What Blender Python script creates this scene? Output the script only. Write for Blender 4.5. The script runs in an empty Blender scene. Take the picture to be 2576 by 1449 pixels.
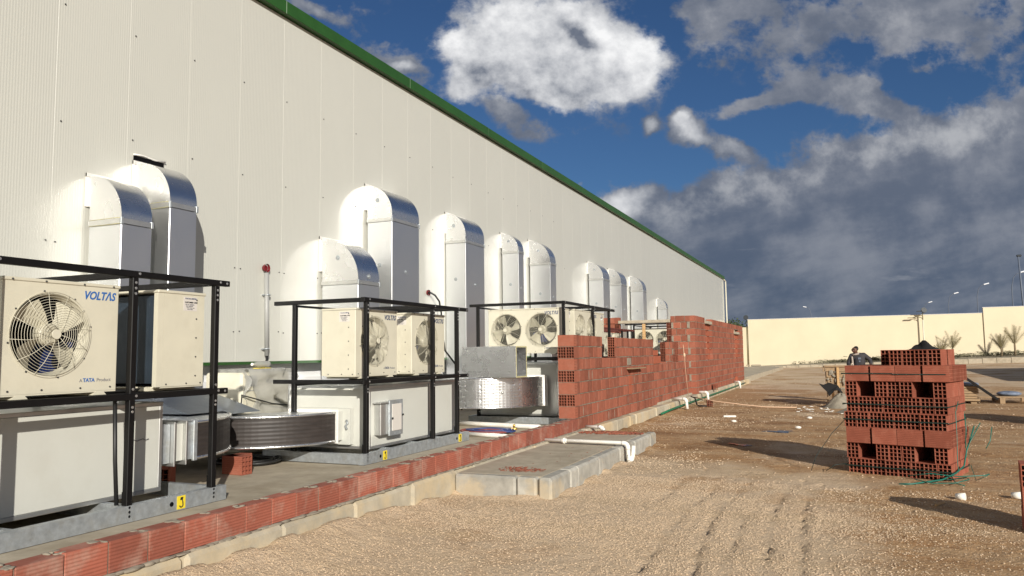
import bpy, math, random
import numpy as np
from mathutils import Matrix, Vector
rnd = random.Random(7)
sc = bpy.context.scene
COL = sc.collection
R = math.radians
SUN = Vector((0.600, -0.719, 0.352)).normalized()      # towards the sun

# ------------------------------------------------------------------ camera (pose solved from the photograph)
CAMR = ((0.917, 0.046, -0.395), (0.398, -0.075, 0.914), (-0.013, 0.996, 0.087))
def pose():
    f = 1900.0
    d = lambda x, y: Vector(((x-1288)/f, -(y-724.5)/f, 1.0))
    Y = d(2115, 880).normalized()
    b = d(1115, 880+12.7)
    up = Y.cross(b).normalized()
    if up.y < 0: up = -up
    X = up.cross(Y).normalized()
    if X.x < 0: X = -X
    return Matrix((X, Y, up))
RM = pose()
cd = bpy.data.cameras.new('camera'); cam = bpy.data.objects.new('camera', cd); COL.objects.link(cam)
rt, upv, fw = RM @ Vector((1,0,0)), RM @ Vector((0,1,0)), RM @ Vector((0,0,1))
m = Matrix.Identity(4)
for i in range(3):
    m[i][0], m[i][1], m[i][2] = rt[i], upv[i], -fw[i]
m[0][3], m[1][3], m[2][3] = 0, 0, 1.6
cam.matrix_world = m
cd.sensor_width = 36; cd.lens = 1900/2576*36; cd.clip_end = 4000; cd.clip_start = 0.05
sc.camera = cam

# ------------------------------------------------------------------ materials
def mat(name, col, rough=0.7, metal=0.0, var=0.0, vscale=8.0, bump=0.0, bscale=60.0, dirt=None, dscale=2.0, damt=0.5, dlo=0.5, dhi=0.68,
        tint=0.0, spec=0.5, coat=0.0, grooves=None, stretch=None, objrand=0.0):
    m = bpy.data.materials.new(name); m.use_nodes = True
    nt = m.node_tree; N = nt.nodes; L = nt.links
    p = N['Principled BSDF']; p.inputs['Roughness'].default_value = rough; p.inputs['Metallic'].default_value = metal
    p.inputs['Specular IOR Level'].default_value = spec
    if coat: p.inputs['Coat Weight'].default_value = coat; p.inputs['Coat Roughness'].default_value = 0.11
    tc = N.new('ShaderNodeTexCoord')
    vec = tc.outputs['Object']
    if stretch:
        mp = N.new('ShaderNodeMapping'); mp.inputs['Scale'].default_value = stretch
        L.new(vec, mp.inputs['Vector']); vec = mp.outputs['Vector']
    rgb = N.new('ShaderNodeRGB'); rgb.outputs[0].default_value = (*col, 1); out = rgb.outputs[0]
    def noise(scale, det=6, rough_=0.6):
        n = N.new('ShaderNodeTexNoise'); n.inputs['Scale'].default_value = scale; n.inputs['Detail'].default_value = det
        n.inputs['Roughness'].default_value = rough_; L.new(vec, n.inputs['Vector']); return n.outputs['Fac']
    def ramp(fac, a, b, lo, hi):
        r = N.new('ShaderNodeMapRange'); r.inputs[1].default_value = a; r.inputs[2].default_value = b
        r.inputs[3].default_value = lo; r.inputs[4].default_value = hi; r.clamp = True
        L.new(fac, r.inputs[0]); return r.outputs[0]
    def mul(c, fac):
        x = N.new('ShaderNodeMix'); x.data_type = 'RGBA'; x.blend_type = 'MULTIPLY'; x.inputs[0].default_value = 1
        cb = N.new('ShaderNodeCombineColor')
        for i in range(3): L.new(fac, cb.inputs[i])
        L.new(c, x.inputs[6]); L.new(cb.outputs[0], x.inputs[7]); return x.outputs[2]
    if var: out = mul(out, ramp(noise(vscale), 0.3, 0.7, 1-var, 1+var))
    if objrand:
        oi = N.new('ShaderNodeObjectInfo'); out = mul(out, ramp(oi.outputs['Random'], 0, 1, 1-objrand, 1+objrand))
    if tint:
        a = N.new('ShaderNodeAttribute'); a.attribute_name = 'tint'
        out = mul(out, ramp(a.outputs['Fac'], 0, 1, 1-tint, 1+tint))
    if dirt:
        x = N.new('ShaderNodeMix'); x.data_type = 'RGBA'; x.inputs[7].default_value = (*dirt, 1)
        L.new(ramp(noise(dscale, 8, 0.65), dlo, dhi, 0, damt), x.inputs[0]); L.new(out, x.inputs[6]); out = x.outputs[2]
    L.new(out, p.inputs['Base Color'])
    h = None
    if bump: h = noise(bscale, 4)
    if grooves:
        w = N.new('ShaderNodeTexWave'); w.bands_direction = grooves[0]; w.inputs['Scale'].default_value = grooves[1]
        L.new(tc.outputs['Object'], w.inputs['Vector']); h = w.outputs['Fac']; bump = grooves[2]
    if h:
        b = N.new('ShaderNodeBump'); b.inputs['Strength'].default_value = min(1, bump); b.inputs['Distance'].default_value = 0.004 if not grooves else 0.003
        L.new(h, b.inputs['Height']); L.new(b.outputs[0], p.inputs['Normal'])
    m['p'] = 1
    return m

M = {}
M['panel'] = mat('wall_panel', (0.545, 0.54, 0.485), 0.40, tint=0.012, var=0.015, vscale=0.7, spec=0.4, coat=0.6, grooves=('Y', 9.5, 0.32))
M['green'] = mat('green_trim', (0.020, 0.078, 0.013), 0.45, var=0.12, vscale=3)
M['plinth'] = mat('white_render', (0.72, 0.72, 0.72), 0.6, var=0.06, vscale=3)
M['cream'] = mat('cream_paint', (0.60, 0.565, 0.45), 0.38, var=0.03, vscale=4, dirt=(0.42,0.38,0.29), dscale=5, damt=0.18)
M['ahu'] = mat('grey_white_sheet', (0.55, 0.55, 0.50), 0.33, var=0.03, vscale=2, dirt=(0.4,0.37,0.3), dscale=3, damt=0.15)
M['alu'] = mat('aluminium_profile', (0.60, 0.60, 0.58), 0.38, metal=0.85, var=0.08)
M['galv'] = mat('galvanised_steel', (0.42, 0.45, 0.47), 0.48, metal=0.6, var=0.2, vscale=18, dirt=(0.35,0.33,0.28), dscale=6, damt=0.5)
M['black'] = mat('black_painted_steel', (0.0045, 0.004, 0.004), 0.5, var=0.2, vscale=10, spec=0.3)
M['redbar'] = mat('primer_red_steel', (0.10, 0.02, 0.015), 0.5, var=0.2, vscale=10)
M['dark'] = mat('dark_interior', (0.004, 0.004, 0.005), 0.9, spec=0.1)
M['coil'] = mat('fin_coil', (0.018, 0.03, 0.045), 0.5, metal=0.2, var=0.3, vscale=3, grooves=('Y', 22, 0.6))
M['coilblue'] = mat('blue_fin_coil', (0.02, 0.04, 0.16), 0.45, metal=0.3)
M['blade'] = mat('cream_plastic', (0.46, 0.43, 0.33), 0.45, var=0.05)
M['screw'] = mat('screw_steel', (0.10, 0.10, 0.10), 0.4, metal=0.6)
M['blue'] = mat('blue_print', (0.035, 0.13, 0.38), 0.4)
M['navy'] = mat('dark_blue_print', (0.03, 0.05, 0.12), 0.4)
M['greyprint'] = mat('grey_print', (0.16, 0.16, 0.18), 0.5)
M['sticker'] = mat('white_sticker', (0.62, 0.58, 0.53), 0.4)
M['yellow'] = mat('yellow_sticker', (0.75, 0.58, 0.03), 0.45)
M['blackprint'] = mat('black_print', (0.01, 0.01, 0.01), 0.5)
M['brick'] = mat('red_clay', (0.27, 0.090, 0.055), 0.85, tint=0.24, var=0.1, vscale=14, dirt=(0.33,0.16,0.115), dscale=5, damt=0.4, spec=0.2, bump=0.25, bscale=90)
M['brickr'] = mat('red_clay_ribbed', (0.29, 0.085, 0.052), 0.85, tint=0.2, var=0.1, vscale=10, dirt=(0.45,0.33,0.26), dscale=4, damt=0.45, grooves=('Z', 14, 0.9))
M['brickloose'] = mat('red_clay_new', (0.27, 0.082, 0.050), 0.85, spec=0.2, var=0.1, vscale=9, dirt=(0.36,0.15,0.10), dscale=4, damt=0.55, objrand=0.16, grooves=('Z', 14, 0.5))
M['brickorange'] = mat('orange_clay', (0.34, 0.088, 0.042), 0.8, tint=0.1, var=0.06, vscale=9, bump=0.1)
M['mortar'] = mat('cement_mortar', (0.25, 0.215, 0.165), 0.9, var=0.2, vscale=14, bump=0.6, bscale=50)
M['concrete'] = mat('concrete', (0.40, 0.345, 0.26), 0.88, var=0.16, vscale=5, bump=0.35, bscale=60, dirt=(0.27,0.22,0.15), dscale=1.2, damt=0.7, spec=0.3)
M['kerb'] = mat('kerb_concrete', (0.42, 0.37, 0.28), 0.88, tint=0.14, var=0.16, vscale=6, bump=0.5, bscale=40, dirt=(0.58,0.44,0.25), dscale=1.1, damt=0.75, spec=0.3, dlo=0.46, dhi=0.64)
M['kerbgrey'] = mat('grey_kerb_concrete', (0.37, 0.35, 0.305), 0.9, tint=0.16, var=0.22, vscale=7, bump=0.6, bscale=35, dirt=(0.50,0.40,0.26), dscale=2.2, damt=0.6, spec=0.25, dlo=0.52, dhi=0.64)
M['pvc'] = mat('white_pvc', (0.80, 0.78, 0.72), 0.35, var=0.03, dirt=(0.6,0.5,0.38), dscale=8, damt=0.3)
M['greenpipe'] = mat('green_hose', (0.01, 0.13, 0.06), 0.5)
M['strap'] = mat('green_strap', (0.008, 0.022, 0.016), 0.5)
M['straplight'] = mat('light_green_strap', (0.015, 0.13, 0.095), 0.4)
M['cable'] = mat('black_cable', (0.012, 0.012, 0.012), 0.5)
M['greyplastic'] = mat('grey_conduit', (0.33, 0.33, 0.315), 0.45)
M['redcap'] = mat('red_plastic', (0.16, 0.008, 0.012), 0.4)
M['foam'] = mat('white_tape', (0.75, 0.73, 0.68), 0.5, var=0.1, vscale=30)
M['yfoam'] = mat('yellow_foam', (0.50, 0.46, 0.24), 0.8, var=0.2, vscale=30)
M['wood'] = mat('raw_timber', (0.50, 0.31, 0.14), 0.75, var=0.25, vscale=4, stretch=(1,1,8), bump=0.2)
M['woodgrey'] = mat('weathered_timber', (0.34, 0.23, 0.13), 0.85, var=0.3, vscale=6, dirt=(0.12,0.09,0.06), dscale=6, damt=0.7)
M['cloth'] = mat('black_cloth', (0.006, 0.005, 0.005), 0.9)
M['cement'] = mat('wet_cement', (0.24, 0.21, 0.16), 0.7, var=0.25, vscale=7, bump=0.5, bscale=25)
M['bluebag'] = mat('blue_woven_sack', (0.15, 0.18, 0.24), 0.7, var=0.5, vscale=8)
M['sand'] = mat('sand_heap', (0.5, 0.36, 0.2), 0.9, var=0.15, bump=0.5)
M['yellowwall'] = None
M['litter'] = mat('white_litter', (0.75, 0.72, 0.65), 0.6, var=0.1)
M['hosered'] = mat('red_hose', (0.22, 0.05, 0.04), 0.5)
M['hoseblue'] = mat('blue_hose', (0.03, 0.05, 0.16), 0.5)
M['brass'] = mat('brass', (0.75, 0.5, 0.12), 0.35, metal=0.9)
M['asphalt'] = M['cement']
M['rope'] = mat('string', (0.62, 0.42, 0.28), 0.8)
M['lampblack'] = mat('lamp_black', (0.03, 0.035, 0.04), 0.4)
M['lampolive'] = mat('lamp_bronze', (0.20, 0.17, 0.09), 0.5)
M['polewhite'] = mat('white_pole', (0.62, 0.58, 0.46), 0.5)
M['polesteel'] = mat('steel_pole', (0.11, 0.13, 0.17), 0.6)
M['lamphead'] = mat('silver_lamp', (0.85, 0.87, 0.9), 0.35)
M['palm'] = mat('palm_leaf', (0.16, 0.13, 0.06), 0.7, tint=0.4)
M['palmtrunk'] = mat('palm_trunk', (0.20, 0.15, 0.09), 0.9)
M['leaf'] = mat('olive_leaf', (0.05, 0.07, 0.025), 0.6, tint=0.5)
M['shrub'] = mat('low_shrub', (0.045, 0.042, 0.02), 0.8, tint=0.5)
M['bark'] = mat('bark', (0.14, 0.10, 0.06), 0.9)
M['skin'] = mat('skin', (0.11, 0.05, 0.03), 0.55)
M['hair'] = mat('hair', (0.008, 0.006, 0.005), 0.6)
M['jacket'] = mat('grey_jacket', (0.030, 0.027, 0.030), 0.8, var=0.2)
M['shirt'] = mat('black_shirt', (0.01, 0.01, 0.015), 0.8)
M['scarf'] = mat('pale_scarf', (0.36, 0.30, 0.25), 0.85, var=0.2, vscale=30)
M['trousers'] = mat('dark_trousers', (0.03, 0.03, 0.04), 0.8)

def foil_mat(name, base, rough, metal, quilt, dim, strength, dimple=False):
    m = bpy.data.materials.new(name); m.use_nodes = True
    nt = m.node_tree; N = nt.nodes; L = nt.links
    p = N['Principled BSDF']; p.inputs['Base Color'].default_value = (*base, 1)
    p.inputs['Metallic'].default_value = metal; p.inputs['Roughness'].default_value = rough
    tc = N.new('ShaderNodeTexCoord')
    def wave(d, s):
        w = N.new('ShaderNodeTexWave'); w.bands_direction = d; w.inputs['Scale'].default_value = s
        L.new(tc.outputs['Object'], w.inputs['Vector']); return w.outputs['Fac']
    a, b, c = wave('X', quilt), wave('Y', quilt), wave('Z', quilt)
    mx = N.new('ShaderNodeMath'); mx.operation = 'MAXIMUM'; L.new(a, mx.inputs[0]); L.new(b, mx.inputs[1])
    m2 = N.new('ShaderNodeMath'); m2.operation = 'MAXIMUM'; L.new(mx.outputs[0], m2.inputs[0]); L.new(c, m2.inputs[1])
    pw = N.new('ShaderNodeMath'); pw.operation = 'POWER'; L.new(m2.outputs[0], pw.inputs[0]); pw.inputs[1].default_value = 8
    n = N.new('ShaderNodeTexNoise'); n.inputs['Scale'].default_value = 26; n.inputs['Detail'].default_value = 5
    L.new(tc.outputs['Object'], n.inputs['Vector'])
    ad = N.new('ShaderNodeMath'); ad.operation = 'MULTIPLY_ADD'; L.new(n.outputs['Fac'], ad.inputs[0]); ad.inputs[1].default_value = dim
    L.new(pw.outputs[0], ad.inputs[2])
    if dimple:
        vo = N.new('ShaderNodeTexVoronoi'); vo.inputs['Scale'].default_value = 11; vo.inputs['Randomness'].default_value = 0.35
        L.new(tc.outputs['Object'], vo.inputs['Vector'])
        dm = N.new('ShaderNodeMapRange'); L.new(vo.outputs['Distance'], dm.inputs[0]); dm.inputs[1].default_value = 0.10; dm.inputs[2].default_value = 0.26
        dm.inputs[3].default_value = -3.0; dm.inputs[4].default_value = 0.0
        a2 = N.new('ShaderNodeMath'); a2.operation = 'ADD'; L.new(ad.outputs[0], a2.inputs[0]); L.new(dm.outputs[0], a2.inputs[1]); ad = a2
    bp = N.new('ShaderNodeBump'); bp.inputs['Strength'].default_value = strength; bp.inputs['Distance'].default_value = 0.003
    L.new(ad.outputs[0], bp.inputs['Height']); L.new(bp.outputs[0], p.inputs['Normal'])
    r = N.new('ShaderNodeMapRange'); r.inputs[1].default_value = 0.3; r.inputs[2].default_value = 0.7
    r.inputs[3].default_value = rough-0.02; r.inputs[4].default_value = rough+0.03
    n2 = N.new('ShaderNodeTexNoise'); n2.inputs['Scale'].default_value = 4; L.new(tc.outputs['Object'], n2.inputs['Vector'])
    L.new(n2.outputs['Fac'], r.inputs[0]); L.new(r.outputs[0], p.inputs['Roughness'])
    return m
M['foil'] = foil_mat('aluminium_foil', (0.74, 0.75, 0.76), 0.38, 0.97, 6.28, 0.10, 0.06)
M['foilelbow'] = foil_mat('smooth_foil', (0.80, 0.80, 0.80), 0.26, 0.98, 6.28, 0.05, 0.022)
M['foilshiny'] = foil_mat('dimpled_foil', (0.80, 0.80, 0.80), 0.27, 0.97, 6.28, 0.25, 0.3, dimple=True)
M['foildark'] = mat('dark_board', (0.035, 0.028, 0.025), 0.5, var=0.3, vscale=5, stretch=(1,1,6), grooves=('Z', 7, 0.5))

M['hood'] = mat('sky_tinted_foil', (0.20, 0.23, 0.28), 0.4, metal=0.7, var=0.1)  # sky reflection put into the colour of these foil panels
def plastic_wrap():
    m = mat('clear_wrap', (0.48, 0.475, 0.44), 0.25)
    p = m.node_tree.nodes['Principled BSDF']
    p.inputs['Alpha'].default_value = 0.55
    n = m.node_tree.nodes.new('ShaderNodeTexNoise'); n.inputs['Scale'].default_value = 9; n.inputs['Detail'].default_value = 7
    n.inputs['Distortion'].default_value = 1.2
    tc = m.node_tree.nodes.new('ShaderNodeTexCoord'); m.node_tree.links.new(tc.outputs['Object'], n.inputs['Vector'])
    b = m.node_tree.nodes.new('ShaderNodeBump'); b.inputs['Strength'].default_value = 0.7; b.inputs['Distance'].default_value = 0.02
    m.node_tree.links.new(n.outputs['Fac'], b.inputs['Height']); m.node_tree.links.new(b.outputs[0], p.inputs['Normal'])
    return m
M['wrap'] = plastic_wrap()

def wall_yellow():
    m = mat('yellow_render', (0.69, 0.60, 0.425), 0.85, var=0.045, vscale=0.5)
    nt = m.node_tree; N = nt.nodes; L = nt.links; p = N['Principled BSDF']
    old = p.inputs['Base Color'].links[0].from_socket
    tc = N.new('ShaderNodeTexCoord'); mp = N.new('ShaderNodeMapping'); mp.inputs['Scale'].default_value = (0.8, 1, 3.2)
    L.new(tc.outputs['Object'], mp.inputs['Vector'])
    n = N.new('ShaderNodeTexNoise'); n.inputs['Scale'].default_value = 1.1; n.inputs['Detail'].default_value = 9; n.inputs['Roughness'].default_value = 0.75
    L.new(mp.outputs[0], n.inputs['Vector'])
    sx = N.new('ShaderNodeSeparateXYZ'); L.new(tc.outputs['Object'], sx.inputs[0])
    # height above the sloping foot of the wall
    a = N.new('ShaderNodeMath'); a.operation = 'MULTIPLY_ADD'; L.new(sx.outputs[0], a.inputs[0]); a.inputs[1].default_value = -0.039; L.new(sx.outputs[2], a.inputs[2])
    r = N.new('ShaderNodeMapRange'); L.new(a.outputs[0], r.inputs[0]); r.inputs[1].default_value = 0.50; r.inputs[2].default_value = 1.35; r.inputs[3].default_value = 0.17; r.inputs[4].default_value = -0.12
    s = N.new('ShaderNodeMath'); s.operation = 'ADD'; L.new(n.outputs['Fac'], s.inputs[0]); L.new(r.outputs[0], s.inputs[1])
    t = N.new('ShaderNodeMapRange'); L.new(s.outputs[0], t.inputs[0]); t.inputs[1].default_value = 0.62; t.inputs[2].default_value = 0.66
    # flaking only on part of the run
    rx = N.new('ShaderNodeMapRange'); L.new(sx.outputs[0], rx.inputs[0]); rx.inputs[1].default_value = -13.5; rx.inputs[2].default_value = -11.0
    mm = N.new('ShaderNodeMath'); mm.operation = 'MULTIPLY'; L.new(t.outputs[0], mm.inputs[0]); L.new(rx.outputs[0], mm.inputs[1])
    x = N.new('ShaderNodeMix'); x.data_type = 'RGBA'; L.new(mm.outputs[0], x.inputs[0]); L.new(old, x.inputs[6]); x.inputs[7].default_value = (0.17, 0.15, 0.09, 1)
    L.new(x.outputs[2], p.inputs['Base Color'])
    return m
M['yellowwall'] = wall_yellow()

# ------------------------------------------------------------------ mesh building helpers
class MB:
    def __init__(s): s.v = []; s.f = []; s.mi = []; s.t = []; s.sm = []; s.tint = 0.5
    def add(s, vs, fs, mi=0, sm=False, M4=None):
        o = len(s.v)
        for p in vs:
            p = Vector(p)
            s.v.append(tuple(M4 @ p) if M4 is not None else tuple(p))
        for f in fs:
            s.f.append(tuple(i+o for i in f)); s.mi.append(mi); s.t.append(s.tint); s.sm.append(sm)
        return s
    def box(s, x0, x1, y0, y1, z0, z1, mi=0, M4=None):
        vs = [(x0,y0,z0),(x1,y0,z0),(x1,y1,z0),(x0,y1,z0),(x0,y0,z1),(x1,y0,z1),(x1,y1,z1),(x0,y1,z1)]
        fs = [(0,3,2,1),(4,5,6,7),(0,1,5,4),(1,2,6,5),(2,3,7,6),(3,0,4,7)]
        return s.add(vs, fs, mi, False, M4)
    def cbox(s, c, d, mi=0, M4=None):
        return s.box(c[0]-d[0]/2, c[0]+d[0]/2, c[1]-d[1]/2, c[1]+d[1]/2, c[2]-d[2]/2, c[2]+d[2]/2, mi, M4)
    def bbox(s, x0, x1, y0, y1, z0, z1, b=0.01, mi=0, M4=None):   # box with chamfered edges
        vs = []; idx = {}
        X = (x0, x1); Y = (y0, y1); Z = (z0, z1); sg = (1, -1)
        for i in (0,1):
            for j in (0,1):
                for k in (0,1):
                    c = (X[i], Y[j], Z[k]); d = (sg[i]*b, sg[j]*b, sg[k]*b)
                    for a in range(3):
                        q = [c[n] + (d[n] if n != a else 0) for n in range(3)]
                        idx[i,j,k,a] = len(vs); vs.append(q)
        fs = []
        def quad(ix): fs.append(tuple(idx[q] for q in ix))
        for i in (0,1): quad([(i,0,0,0),(i,1,0,0),(i,1,1,0),(i,0,1,0)][::1 if i else -1])
        for j in (0,1): quad([(0,j,0,1),(0,j,1,1),(1,j,1,1),(1,j,0,1)][::1 if j else -1])
        for k in (0,1): quad([(0,0,k,2),(1,0,k,2),(1,1,k,2),(0,1,k,2)][::1 if k else -1])
        for i in (0,1):
            for j in (0,1): quad([(i,j,0,0),(i,j,0,1),(i,j,1,1),(i,j,1,0)][::-1 if (i+j)%2 else 1])
        for i in (0,1):
            for k in (0,1): quad([(i,0,k,0),(i,1,k,0),(i,1,k,2),(i,0,k,2)][::-1 if (i+k)%2 else 1])
        for j in (0,1):
            for k in (0,1): quad([(0,j,k,1),(1,j,k,1),(1,j,k,2),(0,j,k,2)][::1 if (j+k)%2 else -1])
        for i in (0,1):
            for j in (0,1):
                for k in (0,1): fs.append((idx[i,j,k,0], idx[i,j,k,1], idx[i,j,k,2]))
        return s.add(vs, fs, mi, False, M4)
    def tube(s, path, r, n=8, mi=0, caps=True, M4=None, closed=False):
        pts = [Vector(p) for p in path]; k = len(pts); rr = r if hasattr(r, '__len__') else [r]*k
        vs = []; fs = []; prev = None
        for i, p in enumerate(pts):
            if closed: t = pts[(i+1) % k] - pts[i-1]
            else: t = (pts[min(i+1, k-1)] - pts[max(i-1, 0)])
            t = t.normalized() if t.length > 1e-9 else Vector((0,0,1))
            if prev is None:
                a = t.orthogonal().normalized()
            else:
                a = (prev - t*prev.dot(t)); a = a.normalized() if a.length > 1e-6 else t.orthogonal().normalized()
            prev = a; b = t.cross(a)
            for j in range(n):
                an = 2*math.pi*j/n; vs.append(p + (a*math.cos(an) + b*math.sin(an))*rr[i])
        segs = k if closed else k-1
        for i in range(segs):
            i2 = (i+1) % k
            for j in range(n): fs.append((i*n+j, i*n+(j+1) % n, i2*n+(j+1) % n, i2*n+j))
        s.add(vs, fs, mi, True, M4)
        if caps and not closed:
            o = len(s.v) - len(vs)
            s.f.append(tuple(o+j for j in range(n))[::-1]); s.f.append(tuple(o+(k-1)*n+j for j in range(n)))
            for _ in (0,1): s.mi.append(mi); s.t.append(s.tint); s.sm.append(False)
        return s
    def disc(s, c, axis, r, h, n=14, mi=0, M4=None):
        a = Vector(axis).normalized(); c = Vector(c)
        return s.tube([c, c+a*h], r, n, mi, True, M4)
    def prism(s, poly, lift, a, b, mi=0, M4=None, sm=False):      # extrude a 2-D outline; lift(u, v, w) -> point
        n = len(poly)
        vs = [lift(u, v, a) for u, v in poly] + [lift(u, v, b) for u, v in poly]
        fs = [tuple(range(n))[::-1], tuple(range(n, 2*n))] + [(i, (i+1) % n, n+(i+1) % n, n+i) for i in range(n)]
        return s.add(vs, fs, mi, sm, M4)
    def ball(s, c, r, mi=0, n=10, k=7, sq=(1,1,1), M4=None):
        vs = []; fs = []
        for i in range(k+1):
            th = math.pi*i/k
            for j in range(n):
                ph = 2*math.pi*j/n
                vs.append((c[0]+r*sq[0]*math.sin(th)*math.cos(ph), c[1]+r*sq[1]*math.sin(th)*math.sin(ph), c[2]+r*sq[2]*math.cos(th)))
        for i in range(k):
            for j in range(n): fs.append((i*n+j, (i+1)*n+j, (i+1)*n+(j+1) % n, i*n+(j+1) % n))
        return s.add(vs, fs, mi, True, M4)
    def build(s, name, mats, parent=None, local=False, smooth=None):
        me = bpy.data.meshes.new(name)
        v = s.v
        if parent is not None and not local:
            inv = WM[parent.name].inverted(); v = [tuple(inv @ Vector(p)) for p in v]
        me.from_pydata(v, [], s.f); 
        if not isinstance(mats, (list, tuple)): mats = [mats]
        for x in mats: me.materials.append(x)
        me.polygons.foreach_set('material_index', s.mi)
        me.polygons.foreach_set('use_smooth', s.sm if smooth is None else [True]*len(s.f))
        at = me.attributes.new('tint', 'FLOAT', 'FACE'); at.data.foreach_set('value', s.t)
        me.update()
        import bmesh
        if smooth == 'angle': pass
        bm = bmesh.new(); bm.from_mesh(me); bmesh.ops.recalc_face_normals(bm, faces=bm.faces); bm.to_mesh(me); bm.free()
        if smooth == 'angle': me.set_sharp_from_angle(angle=R(28))
        o = bpy.data.objects.new(name, me); COL.objects.link(o)
        if parent is not None: o.parent = parent
        WM[o.name] = WM[parent.name].copy() if parent is not None else Matrix.Identity(4)
        return o
WM = {}
def tag(o, label=None, cat=None, group=None, kind=None):
    if label: o['label'] = label
    if cat: o['category'] = cat
    if group: o['group'] = group
    if kind: o['kind'] = kind
    return o
def thing(name, label, cat, loc=(0,0,0), rotz=0, group=None):
    o = bpy.data.objects.new(name, None); COL.objects.link(o); o.empty_display_size = 0.1
    o.location = loc; o.rotation_euler = (0, 0, rotz)
    WM[o.name] = Matrix.Translation(loc) @ Matrix.Rotation(rotz, 4, 'Z')
    return tag(o, label, cat, group)
def solo(o, label, cat, group=None):
    """a thing that is one mesh built in world coordinates: put its origin at its base"""
    me = o.data; n = len(me.vertices); a = np.empty(n*3, 'f'); me.vertices.foreach_get('co', a); a = a.reshape(-1, 3)
    c = Vector(((a[:,0].min()+a[:,0].max())/2, (a[:,1].min()+a[:,1].max())/2, a[:,2].min()))
    a -= np.array(c, 'f'); me.vertices.foreach_set('co', a.ravel()); me.update(); o.location = c
    return tag(o, label, cat, group)
def dup(root, loc, rotz=0, label=None, group=None):
    def cp(o, par):
        c = o.copy(); COL.objects.link(c); c.parent = par; WM[c.name] = Matrix.Identity(4)
        for ch in KIDS(o): cp(ch, c)
        return c
    kids = KIDS(root)
    r = root.copy(); COL.objects.link(r); r.location = loc; r.rotation_euler = (0, 0, rotz)
    WM[r.name] = Matrix.Translation(loc) @ Matrix.Rotation(rotz, 4, 'Z')
    for ch in kids: cp(ch, r)
    if label: r['label'] = label
    if group: r['group'] = group
    return r
def KIDS(o): return list(o.children)
def arc(c, r, a0, a1, n, f): return [f(c, r*math.cos(R(a0+(a1-a0)*i/n)), r*math.sin(R(a0+(a1-a0)*i/n))) for i in range(n+1)]
def text(s, size, name, m, parent, M4, shear=0.0, bold=0.0, align='LEFT', depth=0.001, sx=1.0, width=None):
    cu = bpy.data.curves.new(name, 'FONT'); cu.body = s; cu.size = size; cu.shear = shear; cu.offset = bold
    cu.extrude = depth; cu.align_x = align; cu.resolution_u = 3
    o = bpy.data.objects.new(name, cu); COL.objects.link(o)
    bpy.context.view_layer.update()
    me = bpy.data.meshes.new_from_object(o.evaluated_get(bpy.context.evaluated_depsgraph_get()))
    bpy.data.objects.remove(o); bpy.data.curves.remove(cu)
    if width: sx = width/max(1e-6, max(v.co.x for v in me.vertices))
    me.transform(M4 @ Matrix.Diagonal((sx, 1, 1, 1))); me.materials.clear(); me.materials.append(m)
    t = bpy.data.objects.new(name, me); COL.objects.link(t); t.parent = parent
    return t
def face_x(x, y, z):     # text plane facing +X, reading along +Y
    return Matrix(((0,0,1,x),(1,0,0,y),(0,1,0,z),(0,0,0,1)))
def face_my(x, y, z):    # facing -Y, reading along +X
    return Matrix(((1,0,0,x),(0,0,-1,y),(0,1,0,z),(0,0,0,1)))

# ------------------------------------------------------------------ ground
def smooth(a, b, x):
    t = np.clip((x-a)/(b-a), 0, 1); return t*t*(3-2*t)
_rs = np.random.RandomState(3)
_G = _rs.rand(64, 64)
def vnoise(x, y):
    xi = np.floor(x).astype(int); yi = np.floor(y).astype(int); fx = x-xi; fy = y-yi
    fx = fx*fx*(3-2*fx); fy = fy*fy*(3-2*fy)
    g = lambda a, b: _G[a % 64, b % 64]
    return (g(xi,yi)*(1-fx)+g(xi+1,yi)*fx)*(1-fy) + (g(xi,yi+1)*(1-fx)+g(xi+1,yi+1)*fx)*fy
RUTS = [[(-0.10,3.2),(-0.24,4.8),(-0.33,5.93),(-0.40,7.65),(-0.41,9.0),(-0.28,9.9)],
        [(-0.46,3.9),(-0.60,6.2),(-0.69,8.1),(-0.66,9.1),(-0.5,10.2)],
        [(-0.95,4.6),(-1.12,6.27),(-1.20,7.36),(-1.18,8.4),(-1.05,10.5)],
        [(-0.78,5.0),(-0.86,5.8),(-0.91,6.87),(-0.93,7.8)], [(0.02,4.8),(-0.12,5.9),(-0.2,6.7)],
        [(-1.45,5.6),(-1.52,7.9),(-1.42,9.4),(-1.2,10.6)], [(-1.9,8.2),(-1.85,9.6),(-1.7,11.2)]]
def rutd(x, y):
    d = np.full(np.shape(x), 9.0)
    for r in RUTS:
        for (x0,y0),(x1,y1) in zip(r, r[1:]):
            t = np.clip(((x-x0)*(x1-x0)+(y-y0)*(y1-y0))/((x1-x0)**2+(y1-y0)**2), 0, 1)
            d = np.minimum(d, np.hypot(x-(x0+t*(x1-x0)), y-(y0+t*(y1-y0))))
    return d
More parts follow.
